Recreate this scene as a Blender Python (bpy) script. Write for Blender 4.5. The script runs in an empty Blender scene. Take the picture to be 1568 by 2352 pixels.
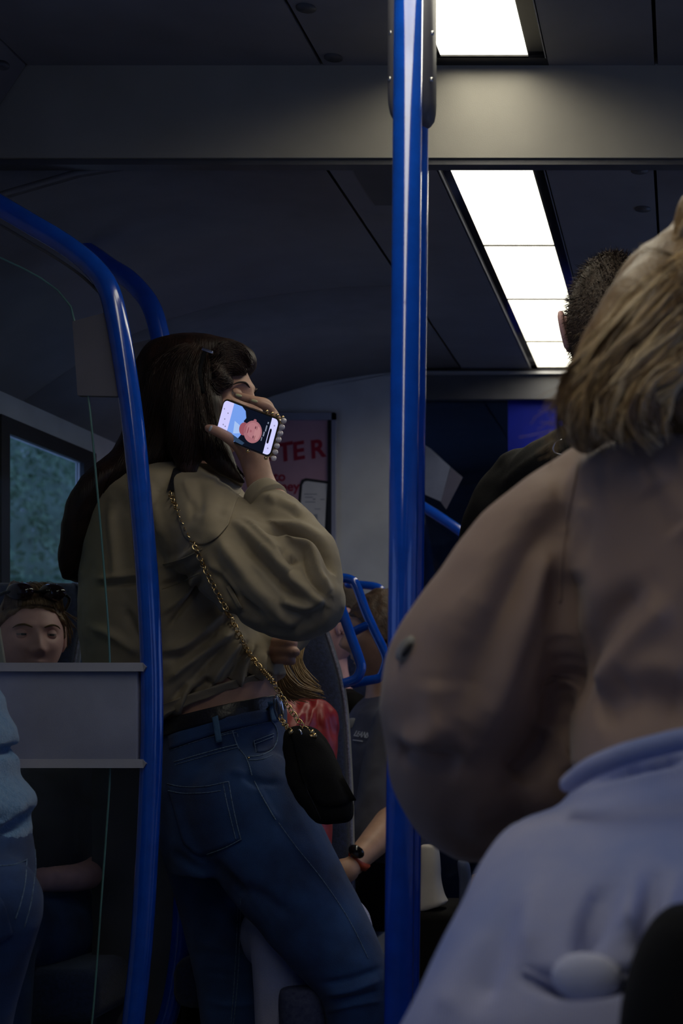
import bpy, bmesh, math, random
import numpy as np
from mathutils import Vector, Matrix, noise
from mathutils.bvhtree import BVHTree

# ---------------------------------------------------------------- camera, world, exposure
F, CX, CY, H = 3400.0, 1572.0, 1610.0, 1.0      # focal length in pixels, principal point, eye height
scene = bpy.context.scene
COL = scene.collection
random.seed(7); np.random.seed(7)

cam_d = bpy.data.cameras.new('camera'); cam = bpy.data.objects.new('camera', cam_d); COL.objects.link(cam)
cam.location = (0, 0, H); cam.rotation_euler = (math.pi/2, 0, 0)
cam_d.sensor_fit = 'HORIZONTAL'; cam_d.sensor_width = 36.0
cam_d.lens = F/1568*36.0
cam_d.shift_x = (784-CX)/1568; cam_d.shift_y = (CY-1176)/1568
cam_d.clip_start = 0.05
cam_d.dof.use_dof = True; cam_d.dof.focus_distance = 2.8; cam_d.dof.aperture_fstop = 7.8
scene.camera = cam

world = bpy.data.worlds.new('world'); scene.world = world; world.use_nodes = True
bg = world.node_tree.nodes['Background']
bg.inputs[0].default_value = (0.42, 0.50, 1.0, 1); bg.inputs[1].default_value = 0.95
scene.view_settings.view_transform = 'Standard'; scene.view_settings.look = 'None'
scene.view_settings.exposure = 0.0; scene.view_settings.gamma = 1.0
scene.view_settings.use_curve_mapping = False
LAMP = 6.0                                        # radiance of the ceiling diffusers

XL, XR, YB, YE = -1.67, 0.93, 2.79, 4.68          # side walls, dropped beam, bulkhead

# ---------------------------------------------------------------- helpers
def P(x, y, Y): return Vector(((x-CX)/F*Y, Y, H+(CY-y)/F*Y))
def S(n, Y): return n*Y/F                         # pixels to metres at a distance

def mat(name, c, rough=.6, metal=0, var=.12, vs=9, bump=0, bs=300, spec=.5, sheen=0, coat=0, c2=None, stretch=None, alpha_mix=None, emit=None, wave=None):
    m = bpy.data.materials.new(name); m.use_nodes = True
    nt = m.node_tree; b = nt.nodes['Principled BSDF']
    b.inputs['Roughness'].default_value = rough; b.inputs['Metallic'].default_value = metal
    b.inputs['Specular IOR Level'].default_value = spec
    b.inputs['Sheen Weight'].default_value = sheen; b.inputs['Coat Weight'].default_value = coat
    tc = nt.nodes.new('ShaderNodeTexCoord'); mp = nt.nodes.new('ShaderNodeMapping')
    nt.links.new(tc.outputs['Object'], mp.inputs[0])
    if stretch: mp.inputs['Scale'].default_value = stretch
    n1 = nt.nodes.new('ShaderNodeTexNoise'); n1.inputs['Scale'].default_value = vs; n1.inputs['Detail'].default_value = 5
    nt.links.new(mp.outputs[0], n1.inputs['Vector'])
    rp = nt.nodes.new('ShaderNodeValToRGB')
    if c2 is None:
        lo = [max(0, k*(1-var*2)) for k in c]; hi = [k*(1+var*2) for k in c]
    else: lo, hi = c, c2
    rp.color_ramp.elements[0].position = .3; rp.color_ramp.elements[1].position = .7
    rp.color_ramp.elements[0].color = (*lo, 1); rp.color_ramp.elements[1].color = (*hi, 1)
    nt.links.new(n1.outputs['Fac'], rp.inputs[0]); nt.links.new(rp.outputs[0], b.inputs['Base Color'])
    if bump:
        n2 = nt.nodes.new('ShaderNodeTexNoise'); n2.inputs['Scale'].default_value = bs; n2.inputs['Detail'].default_value = 3
        nt.links.new(mp.outputs[0], n2.inputs['Vector'])
        bp = nt.nodes.new('ShaderNodeBump'); bp.inputs['Strength'].default_value = bump; bp.inputs['Distance'].default_value = .004
        nt.links.new(n2.outputs['Fac'], bp.inputs['Height']); nt.links.new(bp.outputs[0], b.inputs['Normal'])
    if wave:                                       # fine woven stripe
        w = nt.nodes.new('ShaderNodeTexWave'); w.inputs['Scale'].default_value = wave[0]; w.bands_direction = 'X'
        w.inputs['Distortion'].default_value = wave[1]
        mx = nt.nodes.new('ShaderNodeMix'); mx.data_type = 'RGBA'; mx.blend_type = 'MULTIPLY'; mx.inputs[0].default_value = wave[2]
        nt.links.new(tc.outputs['Object'], w.inputs['Vector'])
        nt.links.new(rp.outputs[0], mx.inputs[6]); nt.links.new(w.outputs['Color'], mx.inputs[7]); nt.links.new(mx.outputs[2], b.inputs['Base Color'])
    if emit:
        b.inputs['Emission Color'].default_value = (*emit[:3], 1); b.inputs['Emission Strength'].default_value = emit[3]
    return m

def glass_mat(name, tint, refl=.06, fres=1.35):
    m = bpy.data.materials.new(name); m.use_nodes = True; nt = m.node_tree
    nt.nodes.remove(nt.nodes['Principled BSDF']); out = nt.nodes['Material Output']
    t = nt.nodes.new('ShaderNodeBsdfTransparent'); t.inputs[0].default_value = (*tint, 1)
    g = nt.nodes.new('ShaderNodeBsdfGlossy'); g.inputs['Roughness'].default_value = .02
    fr = nt.nodes.new('ShaderNodeFresnel'); ge = nt.nodes.new('ShaderNodeNewGeometry')      # a thin sheet reflects alike from both sides
    k1 = nt.nodes.new('ShaderNodeMath'); k1.operation = 'MULTIPLY_ADD'; k1.inputs[1].default_value = -2; k1.inputs[2].default_value = 1
    k2 = nt.nodes.new('ShaderNodeMath'); k2.operation = 'POWER'; k2.inputs[0].default_value = fres
    nt.links.new(ge.outputs['Backfacing'], k1.inputs[0]); nt.links.new(k1.outputs[0], k2.inputs[1]); nt.links.new(k2.outputs[0], fr.inputs[0])
    mx = nt.nodes.new('ShaderNodeMixShader')
    nt.links.new(fr.outputs[0], mx.inputs[0]); nt.links.new(t.outputs[0], mx.inputs[1]); nt.links.new(g.outputs[0], mx.inputs[2])
    nt.links.new(mx.outputs[0], out.inputs['Surface'])
    return m

def emit_mat(name, c, s):
    m = bpy.data.materials.new(name); m.use_nodes = True; nt = m.node_tree
    nt.nodes.remove(nt.nodes['Principled BSDF'])
    e = nt.nodes.new('ShaderNodeEmission'); e.inputs[0].default_value = (*c, 1); e.inputs[1].default_value = s
    nt.links.new(e.outputs[0], nt.nodes['Material Output'].inputs['Surface'])
    return m

class MB:
    """collects geometry of one mesh"""
    def __init__(s): s.v = []; s.f = []
    def add(s, vs, fs):
        o = len(s.v); s.v += [tuple(v) for v in vs]; s.f += [tuple(i+o for i in f) for f in fs]; return s
    def box(s, lo, hi, bev=0):
        if bev:
            bm = bmesh.new(); bmesh.ops.create_cube(bm, size=1)
            for v in bm.verts: v.co = Vector((lo[i]+(hi[i]-lo[i])*(v.co[i]+.5) for i in range(3)))
            bmesh.ops.bevel(bm, geom=bm.edges[:], offset=bev, segments=3, affect='EDGES', profile=.5)
            bm.verts.index_update()
            s.add([v.co[:] for v in bm.verts], [[v.index for v in f.verts] for f in bm.faces]); bm.free(); return s
        x0,y0,z0 = lo; x1,y1,z1 = hi
        return s.add([(x0,y0,z0),(x1,y0,z0),(x1,y1,z0),(x0,y1,z0),(x0,y0,z1),(x1,y0,z1),(x1,y1,z1),(x0,y1,z1)],
                     [(0,3,2,1),(4,5,6,7),(0,1,5,4),(1,2,6,5),(2,3,7,6),(3,0,4,7)])
    def prism(s, poly, a, b):
        """poly: list of points; a,b offset vectors for both faces"""
        n = len(poly); a = Vector(a); b = Vector(b)
        vs = [Vector(p)+a for p in poly]+[Vector(p)+b for p in poly]
        fs = [tuple(range(n)), tuple(range(2*n-1, n-1, -1))]+[(i, i+n, (i+1) % n+n, (i+1) % n) for i in range(n)]
        return s.add(vs, fs)
    def rings(s, rings, cap=True):
        n = len(rings[0]); o = len(s.v)
        for r in rings: s.v += [tuple(p) for p in r]
        for k in range(len(rings)-1):
            for i in range(n):
                j = (i+1) % n
                s.f.append((o+k*n+i, o+k*n+j, o+(k+1)*n+j, o+(k+1)*n+i))
        if cap:
            s.f.append(tuple(o+i for i in range(n-1, -1, -1))); s.f.append(tuple(o+(len(rings)-1)*n+i for i in range(n)))
        return s
    def tube(s, pts, rad, seg=12, sub=4, round_cap=True, flat=None):
        """pts world vectors, rad number or list; smooth path; flat=(factor, axis) squashes the section"""
        pts = [Vector(p) for p in pts]
        if not isinstance(rad, (list, tuple)): rad = [rad]*len(pts)
        pp, rr = catmull(pts, list(rad), sub)
        if round_cap:
            d0 = (pp[0]-pp[1]).normalized(); d1 = (pp[-1]-pp[-2]).normalized(); r0, r1 = rr[0], rr[-1]
            pre = [(pp[0]+d0*r0*math.sin(a), r0*math.cos(a)) for a in (1.45, 1.15, .8, .4)]
            post = [(pp[-1]+d1*r1*math.sin(a), r1*math.cos(a)) for a in (.4, .8, 1.15, 1.45)]
            pp = [p for p, _ in pre]+pp+[p for p, _ in post]; rr = [r for _, r in pre]+rr+[r for _, r in post]
        rings = []; t0 = (pp[1]-pp[0]).normalized()
        up = Vector((0,1,0)) if abs(t0.y) < .9 else Vector((1,0,0))
        n = (up-t0*up.dot(t0)).normalized()
        for i, p in enumerate(pp):
            t = (pp[min(i+1, len(pp)-1)]-pp[max(i-1, 0)]).normalized()
            n = (n-t*n.dot(t)).normalized(); b = t.cross(n)
            ring = []
            for k in range(seg):
                a = 2*math.pi*k/seg; v = (n*math.cos(a)+b*math.sin(a))*rr[i]
                if flat: ax = flat[1]; v = v-ax*v.dot(ax)*(1-flat[0])
                ring.append(p+v)
            rings.append(ring)
        return s.rings(rings)
    def rows(s, rows, seg=36, sub=4, e=2.3):
        """loft of (y, x_left, x_right, Ycentre, half_depth[, slope]) pixel rows"""
        R = np.array([list(r)+[0]*(6-len(r)) for r in rows], float)
        if sub > 1: R = catmull_np(R, sub)
        rings = []
        for y, xl, xr, Yc, hy, sl in R:
            ring = []
            for k in range(seg):
                a = 2*math.pi*k/seg; c, q = math.cos(a), math.sin(a)
                ux = math.copysign(abs(c)**(2/e), c); uy = math.copysign(abs(q)**(2/e), q)
                X = ((xl+xr)/2-CX)/F*Yc+(xr-xl)/2/F*Yc*ux
                Z = H+(CY-(y+sl*ux/2))/F*Yc
                ring.append((X, Yc+hy*uy, Z))
            rings.append(ring)
        return s.rings(rings)
    def ball(s, c, r, seg=20, rot=None):
        c = Vector(c); r = r if isinstance(r, (tuple, list)) else (r, r, r)
        rings = []
        for i in range(1, seg//2):
            t = math.pi*i/(seg//2); ring = []
            for k in range(seg):
                a = 2*math.pi*k/seg
                v = Vector((math.sin(t)*math.cos(a)*r[0], math.sin(t)*math.sin(a)*r[1], math.cos(t)*r[2]))
                if rot: v = rot @ v
                ring.append(c+v)
            rings.append(ring)
        return s.rings(rings)
    def mesh(s, name):
        m = bpy.data.meshes.new(name); m.from_pydata(s.v, [], s.f); m.validate(); m.update()
        bm = bmesh.new(); bm.from_mesh(m); bmesh.ops.recalc_face_normals(bm, faces=bm.faces); bm.to_mesh(m); bm.free()
        return m

def catmull(pts, rad, sub):
    if len(pts) < 3 or sub < 2: return pts, rad
    A = np.array([[*p, r] for p, r in zip(pts, rad)]); B = catmull_np(A, sub)
    return [Vector(b[:3]) for b in B], [float(b[3]) for b in B]
def catmull_np(A, sub):
    n = len(A); out = []
    for i in range(n-1):
        p0, p1, p2, p3 = A[max(i-1, 0)], A[i], A[i+1], A[min(i+2, n-1)]
        for k in range(sub):
            t = k/sub
            out.append(.5*((2*p1)+(-p0+p2)*t+(2*p0-5*p1+4*p2-p3)*t*t+(-p0+3*p1-3*p2+p3)*t**3))
    out.append(A[-1]); return np.array(out)

def obj(name, geo, m, parent=None, smooth=True, angle=None):
    me = geo.mesh(name) if isinstance(geo, MB) else geo
    me.name = name
    if m is not None:
        me.materials.clear()
        for k in (m if isinstance(m, (list, tuple)) else [m]): me.materials.append(k)
    if smooth: me.polygons.foreach_set('use_smooth', [True]*len(me.polygons))
    if angle is not None: me.set_sharp_from_angle(angle=math.radians(angle))
    o = bpy.data.objects.new(name, me); COL.objects.link(o)
    if parent is not None:
        o.parent = parent; o.matrix_parent_inverse = parent_world(parent).inverted()
    return o
def parent_world(p):
    M = Matrix.Translation(p.location) @ p.rotation_euler.to_matrix().to_4x4()
    if p.parent is None: return M
    return parent_world(p.parent) @ p.matrix_parent_inverse @ M
def thing(name, label, cat, loc, group=None):
    o = bpy.data.objects.new(name, None); COL.objects.link(o); o.location = loc; o.empty_display_size = .1
    o['label'] = label; o['category'] = cat
    if group: o['group'] = group
    return o
def tag(o, label, cat=None, group=None, kind=None):
    o['label'] = label
    if cat: o['category'] = cat
    if group: o['group'] = group
    if kind: o['kind'] = kind
    return o
def struct(name, geo, m, label, smooth=False):
    o = obj(name, geo, m, None, smooth); o['kind'] = 'structure'; o['label'] = label; return o
def settle(o):
    """move the origin of a top-level mesh to its foot"""
    me = o.data; co = np.empty(len(me.vertices)*3); me.vertices.foreach_get('co', co); co = co.reshape(-1, 3)
    c = (co.min(0)+co.max(0))/2; c[2] = co[:, 2].min()
    me.vertices.foreach_set('co', (co-c).ravel()); o.location = c; me.update(); return o

def evaluated(me, mods):
    t = bpy.data.objects.new('tmp', me); COL.objects.link(t)
    for kind, kw in mods:
        md = t.modifiers.new(kind, kind)
        for k, v in kw.items(): setattr(md, k, v)
    dg = bpy.context.evaluated_depsgraph_get(); dg.update()
    r = bpy.data.meshes.new_from_object(t.evaluated_get(dg)); bpy.data.objects.remove(t); return r
def fuse(mb, voxel=.006, smooth=4, sub=0, fac=.5):
    mods = [('REMESH', dict(mode='VOXEL', voxel_size=voxel, use_smooth_shade=True)), ('SMOOTH', dict(factor=fac, iterations=smooth))]
    if sub: mods.append(('SUBSURF', dict(levels=sub, render_levels=sub)))
    return evaluated(mb.mesh('tmp'), mods)
def join(a, b):
    """append mesh data b to mesh a -> MB"""
    m = MB()
    for k in (a, b):
        if isinstance(k, MB): m.add(k.v, k.f)
        else: m.add([v.co[:] for v in k.vertices], [tuple(p.vertices) for p in k.polygons])
    return m
def coords(me):
    co = np.empty(len(me.vertices)*3); me.vertices.foreach_get('co', co)
    no = np.empty(len(me.vertices)*3); me.vertex_normals.foreach_get('vector', no)
    return co.reshape(-1, 3), no.reshape(-1, 3)
def pxy(co): return CX+F*co[:, 0]/co[:, 1], CY-F*(co[:, 2]-H)/co[:, 1]
def folds(me, lines, rough=0, rs=14, sheath=1.0):
    """cloth folds: lines of (polyline_px, height_m, width_px, other_side_width_px); + is a ridge, - a crease"""
    co, no = coords(me); x, y = pxy(co); D = np.zeros(len(co))
    view = -co/np.linalg.norm(co, axis=1)[:, None]; view[:, 2] += 0
    face = np.clip((no*view).sum(1)*1.6+.2, 0, 1)
    for ln in lines:
        pl, amp, w1 = ln[0], ln[1], ln[2]; w2 = ln[3] if len(ln) > 3 else w1
        pl = catmull_np(np.array(pl, float), 5) if len(pl) > 2 else np.array(pl, float)
        seg = np.linalg.norm(np.diff(pl, axis=0), axis=1); L = seg.sum(); acc = 0
        best = np.full(len(co), 1e9); sgn = np.zeros(len(co)); tt = np.zeros(len(co))
        for k in range(len(pl)-1):
            a, d = pl[k], pl[k+1]-pl[k]; l2 = (d**2).sum()+1e-9
            t = np.clip(((x-a[0])*d[0]+(y-a[1])*d[1])/l2, 0, 1)
            qx, qy = x-(a[0]+t*d[0]), y-(a[1]+t*d[1]); dist = np.hypot(qx, qy); up = dist < best
            best[up] = dist[up]; sgn[up] = (d[0]*qy-d[1]*qx)[up]; tt[up] = ((acc+t*seg[k])/L)[up]; acc += seg[k]
        w = np.where(sgn > 0, w1, w2); tap = np.clip(np.minimum(tt, 1-tt)*5+.25, 0, 1)
        D += amp*np.exp(-(best/w)**2)*tap
    D *= face
    if rough:
        D += np.array([noise.fractal(Vector(c)*rs, 1.0, 2.0, 3) for c in co])*rough
    co = co+no*D[:, None]; me.vertices.foreach_set('co', co.ravel()); me.update(); return me
def bvh(*meshes):
    vs, fs = [], []
    for me in meshes:
        o = len(vs); vs += [v.co.copy() for v in me.vertices]; fs += [tuple(i+o for i in p.vertices) for p in me.polygons]
    return BVHTree.FromPolygons(vs, fs)
CAM = Vector((0, 0, H))
def hit(tree, x, y, off=0, Yd=None):
    d = (P(x, y, 1)-CAM).normalized(); loc, n, i, dist = tree.ray_cast(CAM, d)
    if loc is None: return P(x, y, Yd) if Yd else None
    return loc-d*off
def on(tree, pl, off=.002, sub=6, Yd=None):
    pl = catmull_np(np.array(pl, float), sub) if len(pl) > 2 else np.array(pl, float)
    out = []; last = Yd
    for p in pl:
        h = hit(tree, p[0], p[1], off, last)
        if h is not None: out.append(h); last = h.y
    return out
def seam(tree, pl, r, off=.001, seg=5, Yd=None):
    pts = on(tree, pl, off, 6, Yd); return MB().tube(pts, r, seg=seg, sub=1) if len(pts) > 1 else MB()
def patch(tree, top, bottom, nx=16, ny=10, off=.003, thick=.004, Yd=None, puff=0):
    """a sheet laid on a surface between two pixel curves"""
    A = resample(top, nx); B = resample(bottom, nx); front, back = [], []; last = Yd
    for j in range(ny+1):
        for i in range(nx+1):
            p = A[i]*(1-j/ny)+B[i]*j/ny; h = hit(tree, p[0], p[1], 0, last)
            if h is None: h = P(p[0], p[1], Yd or 2.8)
            last = h.y; d = (h-CAM).normalized()
            k = puff*math.sin(math.pi*i/nx)*math.sin(math.pi*j/ny)
            front.append(h-d*(off+thick+k)); back.append(h-d*(off-.004))
    W = nx+1; n = len(front); fs = []
    for j in range(ny):
        for i in range(nx):
            a = j*W+i; fs.append((a, a+1, a+W+1, a+W)); fs.append((n+a, n+a+W, n+a+W+1, n+a+1))
    edge = [i for i in range(W)]+[j*W+nx for j in range(1, ny+1)]+[ny*W+i for i in range(nx-1, -1, -1)]+[j*W for j in range(ny-1, 0, -1)]
    for k in range(len(edge)):
        a, b = edge[k], edge[(k+1) % len(edge)]; fs.append((a, n+a, n+b, b))
    return MB().add(front+back, fs)
def resample(pl, n):
    pl = catmull_np(np.array(pl, float), 8) if len(pl) > 2 else np.array(pl, float)
    s = np.concatenate([[0], np.cumsum(np.linalg.norm(np.diff(pl, axis=0), axis=1))]); t = np.linspace(0, s[-1], n+1)
    return np.stack([np.interp(t, s, pl[:, k]) for k in range(pl.shape[1])], 1)
def strands(guides, n, r, jit, tree=None, off=.002, npt=14, wob=0, wl=3, Yd=None, spread=1.0, taper=.3, clumps=0):
    """hair: curves blended between neighbouring guides of (x, y[, Y]) pixels; laid on a surface or at their own depth"""
    m = MB(); G = [resample(g, npt-1) for g in guides]
    seeds = [(random.random()*(len(G)-1), random.uniform(-1, 1)*jit, random.uniform(-1, 1)*jit, random.random()*6.28, random.uniform(.6, 1.5)) for _ in range(clumps)]
    for _ in range(n):
        sd = random.choice(seeds) if clumps else None
        k = min(max(sd[0]+random.gauss(0, .05), 0), len(G)-1.001) if clumps else random.random()*(len(G)-1); i = int(k); f = k-i
        g = G[i]*(1-f)+G[min(i+1, len(G)-1)]*f
        a, b = random.uniform(-1, 1)*jit, random.uniform(-1, 1)*jit; ph = random.random()*6.28; t0 = random.random()*.25; t1 = 1-random.random()*.3*spread; wb = wob
        if clumps: a, b, ph, wb = sd[1]+random.gauss(0, 3.2), sd[2]+random.gauss(0, 3.2), sd[3]+random.gauss(0, .25), wob*sd[4]
        pts = []; last = Yd
        for q in range(npt):
            t = t0+(t1-t0)*q/(npt-1); p = g[int(t*(npt-1))]*(1-(t*(npt-1) % 1))+g[min(int(t*(npt-1))+1, npt-1)]*(t*(npt-1) % 1)
            w = wb*math.sin(ph+t*wl*6.28)*(t+.2)
            X, Yp = p[0]+a*(t*.8+.4)+w, p[1]+b*(t*.8+.4)+w*.5
            if tree is not None:
                h = hit(tree, X, Yp, off*random.random(), None)
                if h is None: continue
                pts.append(h)
            else: pts.append(P(X, Yp, p[2]+random.uniform(-1, 1)*.0005+a*.0003))
        if len(pts) > 3:
            rr = [r*(1-taper*(q/len(pts))) for q in range(len(pts))]
            m.tube(pts, rr, seg=3, sub=1, round_cap=False)
    return m
def text(name, body, size, m, loc, xdir, up, parent, shear=0, ext=.0004, bold=0):
    c = bpy.data.curves.new(name, 'FONT'); c.body = body; c.size = size; c.extrude = ext; c.shear = shear; c.offset = bold
    tmp = bpy.data.objects.new('tmp', c); COL.objects.link(tmp); dg = bpy.context.evaluated_depsgraph_get(); dg.update()
    me = bpy.data.meshes.new_from_object(tmp.evaluated_get(dg)); bpy.data.objects.remove(tmp); me.materials.clear(); me.materials.append(m)
    o = bpy.data.objects.new(name, me); COL.objects.link(o)
    xdir = Vector(xdir).normalized(); up = (Vector(up)-xdir*Vector(up).dot(xdir)).normalized(); z = xdir.cross(up)
    M = Matrix((xdir, up, z)).transposed().to_4x4(); M.translation = Vector(loc)
    o.parent = parent; o.matrix_parent_inverse = parent_world(parent).inverted()
    o.location = M.translation; o.rotation_euler = M.to_euler(); return o
# ---------------------------------------------------------------- materials
M_ceil = mat('ceiling_paint', (.20,.195,.215), .55, var=.05, bump=.05, bs=500)
M_beam = mat('beam_paint', (.33,.31,.265), .6, var=.03, bump=.06, bs=500)
M_wall = mat('wall_panel', (.52,.53,.54), .5, var=.05, bump=.05, bs=400)
M_dark = mat('dark_rubber', (.012,.012,.014), .5, var=.2)
M_chan = mat('black_gloss_channel', (.008,.008,.01), .12, var=.2)
M_floor = mat('floor_vinyl', (.035,.038,.045), .6, var=.3, vs=60, bump=.1)
M_frame = mat('grey_metal', (.33,.33,.35), .4, metal=.3, var=.06, bump=.03)
M_plastic = mat('dark_grey_plastic', (.075,.075,.085), .45, var=.1, bump=.08, bs=600)
M_panel = mat('modesty_panel', (.26,.28,.39), .5, var=.06, bump=.1, bs=700)
M_lip = mat('panel_lip', (.27,.28,.36), .45, var=.05)
M_blue = mat('blue_gloss_paint', (.003,.070,.50), .16, var=.06, vs=30, coat=.5, spec=.6)
M_seat = mat('navy_moquette', (.006,.012,.04), .9, c2=(.016,.028,.085), vs=130, bump=.35, bs=420, sheen=.3)
M_pipe = mat('seat_piping', (.16,.17,.26), .7, var=.2, vs=200, bump=.3)
M_glass = glass_mat('clear_glass', (.90,.95,.95), fres=1.12)
M_wing = glass_mat('window_glass', (.80,.90,.92))
M_clamp = mat('clamp_grey', (.13,.13,.165), .5, var=.06, bump=.08, bs=600)
M_brk = mat('bracket_grey', (.13,.125,.14), .5, var=.06, bump=.08, bs=600)
M_gedge = mat('glass_edge', (.10,.22,.22), .2, var=.1, coat=.5)
M_screw = mat('screw_steel', (.6,.6,.6), .3, metal=1)
M_red = mat('poster_red', (.30,.006,.03), .6, var=.03)
M_pink = mat('poster_paper', (.46,.27,.33), .6, var=.04)
M_white = mat('poster_white', (.62,.60,.58), .6, var=.05)
M_black = mat('print_black', (.01,.01,.012), .6)
M_cream = mat('cream_card', (.50,.46,.42), .6, var=.05)
M_leaf = mat('leaf_green', (.10,.19,.09), .7, c2=(.24,.36,.22), vs=3, bump=0)
M_bank = mat('bank_green', (.05,.10,.05), .8, c2=(.17,.26,.18), vs=2.2, bump=.5, bs=9)
M_blos = mat('pale_blossom', (.55,.6,.58), .8)
M_deep_blue = mat('blue_vinyl', (.002,.008,.21), .6, var=.1, spec=.15)

# light diffuser with faint tube stripes across it
m = bpy.data.materials.new('lit_diffuser'); m.use_nodes = True; nt = m.node_tree; nt.nodes.remove(nt.nodes['Principled BSDF'])
tc = nt.nodes.new('ShaderNodeTexCoord'); w = nt.nodes.new('ShaderNodeTexWave'); w.bands_direction = 'X'; w.inputs['Scale'].default_value = 9.5; w.inputs['Distortion'].default_value = 0
nt.links.new(tc.outputs['Object'], w.inputs['Vector'])
mr = nt.nodes.new('ShaderNodeMapRange'); mr.inputs['To Min'].default_value = LAMP*.93; mr.inputs['To Max'].default_value = LAMP*1.07
nt.links.new(w.outputs['Fac'], mr.inputs['Value'])
e = nt.nodes.new('ShaderNodeEmission'); e.inputs[0].default_value = (1, .94, .76, 1)
ge = nt.nodes.new('ShaderNodeNewGeometry'); dt = nt.nodes.new('ShaderNodeVectorMath'); dt.operation = 'DOT_PRODUCT'      # prismatic sheet: little light leaves at grazing angles
nt.links.new(ge.outputs['Normal'], dt.inputs[0]); nt.links.new(ge.outputs['Incoming'], dt.inputs[1])
m2 = nt.nodes.new('ShaderNodeMapRange'); m2.interpolation_type = 'SMOOTHSTEP'; m2.inputs['From Min'].default_value = .08; m2.inputs['From Max'].default_value = .45; nt.links.new(dt.outputs['Value'], m2.inputs['Value'])
m3 = nt.nodes.new('ShaderNodeMath'); m3.operation = 'MULTIPLY'; nt.links.new(mr.outputs[0], m3.inputs[0]); nt.links.new(m2.outputs[0], m3.inputs[1])
nt.links.new(m3.outputs[0], e.inputs[1]); nt.links.new(e.outputs[0], nt.nodes['Material Output'].inputs['Surface'])
M_lamp = m

# ---------------------------------------------------------------- the carriage shell
YN, YF = -2.6, 7.0
def hz(z): return H+z
def child_struct(name, geo, m, parent, smooth=False): return obj(name, geo, m, parent, smooth)
struct('floor', MB().box((XL-.1, YN, -.06), (XR+.1, YF, 0)), M_floor, 'dark speckled vinyl carriage floor')

def wall_open(X, dx, opens, y0, y1, z0, z1):
    b = MB(); ys = y0
    for a, c, zb, zt in sorted(opens):
        b.box((min(X, X+dx), ys, z0), (max(X, X+dx), a, z1)); b.box((min(X, X+dx), a, z0), (max(X, X+dx), c, zb)); b.box((min(X, X+dx), a, zt), (max(X, X+dx), c, z1)); ys = c
    b.box((min(X, X+dx), ys, z0), (max(X, X+dx), y1, z1)); return b
OL = [(-1.9,-.5,.85,1.66), (.75,1.85,.75,1.55), (3.64,4.088,.8,1.657), (5.2,6.5,.85,1.66)]  # last opening is unseen, added so daylight tints the end wall
OR = [(-1.9,-.5,.85,1.66), (.75,1.85,.75,1.55), (3.1,4.4,.85,1.66), (5.2,6.5,.85,1.66)]  # last opening likewise unseen, added to light the end wall
struct('wall_left', wall_open(XL, -.012, OL, YN, YF, 0, 2.3), M_wall, 'grey side wall of the carriage with the window')
struct('wall_right', wall_open(XR, .012, OR, YN, YF, 0, 2.3), M_wall, 'grey side wall of the carriage on the right')
struct('wall_back', MB().box((XL, YN-.06, 0), (XR, YN, 2.3)), M_wall, 'grey end wall behind the viewer')
n = 0
for X, sgn, O in ((XL, 1, OL), (XR, -1, OR)):
    for a, c, zb, zt in O:
        n += 1
        f = MB(); t = .03*sgn; w1 = .045; w2 = .085
        lo, hi = sorted((X, X+.012*sgn))
        f.box((lo, a-w1, zt), (hi, c+w2, zt+.04)); f.box((lo, a-w1, zb-.04), (hi, c+w2, zb))
        f.box((lo, a-w1, zb), (hi, a, zt)); f.box((lo, c, zb), (hi, c+w2, zt))
        o = struct('window_%d' % n, f, M_dark, 'dark rubber framed carriage window' if n != 3 else 'dark framed window with green bank outside')
        obj('pane', MB().box((X-.009*sgn, a, zb), (X-.005*sgn, c, zt)), M_wing, o, False)

# vestibule ceiling: panels with open joints under a dark backing
cl = struct('ceiling', MB().box((XL, YN, hz(1.30)), (XR, YB, hz(1.34))), M_dark, 'grey panelled ceiling of the entrance area')
def slab(x0, x1, y0, y1, z, t=.012): return MB().box((x0, y0, z), (x1, y1, z+t))
zc = hz(1.198); L0, L1 = -.462, -.268             # channel of the lamps
p2 = child_struct('panel', slab(-1.237, -.6865, YN, YB, zc), M_ceil, cl)
p3 = child_struct('panel', slab(-.6795, L0-.012, YN, YB, zc), M_ceil, cl)
p4 = child_struct('panel', slab(L1+.012, -.0575, YN, YB, zc), M_ceil, cl)
p5 = child_struct('panel', slab(-.0505, XR, YN, YB, zc), M_ceil, cl)
def catch(x, y, z, par):
    Y = F*z/(CY-y); o = obj('latch', MB().rings([[P(x, y, Y)+Vector((.017*math.cos(a), .017*math.sin(a), dz)) for a in np.linspace(0, 6.28, 17)[:-1]] for dz in (.002, -.003)]), M_plastic, par)
catch(702, 17, 1.198, p3); catch(765, 131, 1.198, p3)
struct('trim_1', MB().box((XL, YB, hz(1.024)), (XR, YB+.04, hz(1.33)), 0), M_beam, 'cream dropped ceiling beam lit by the ceiling lamp')
struct('trim_2', MB().box((XL, YB+.006, hz(1.013)), (XR, YB+.036, hz(1.0235))), M_plastic, 'dark seal strip under the ceiling beam')
b = MB().prism([(-1.240, YN, hz(1.196)), (-1.31, YN, hz(1.09)), (-1.45, YN, hz(.90)), (XL, YN, hz(.88)), (XL, YN, hz(1.3)), (-1.24, YN, hz(1.3))], (0,0,0), (0, YB-YN-.004, 0))
tr = struct('trim_3', b, M_ceil, 'grey sloping cover over the side door')
h0 = P(6, 150, 2.62); obj('latch', MB().ball(h0, (.012, .012, .008)), M_plastic, tr)

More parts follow.
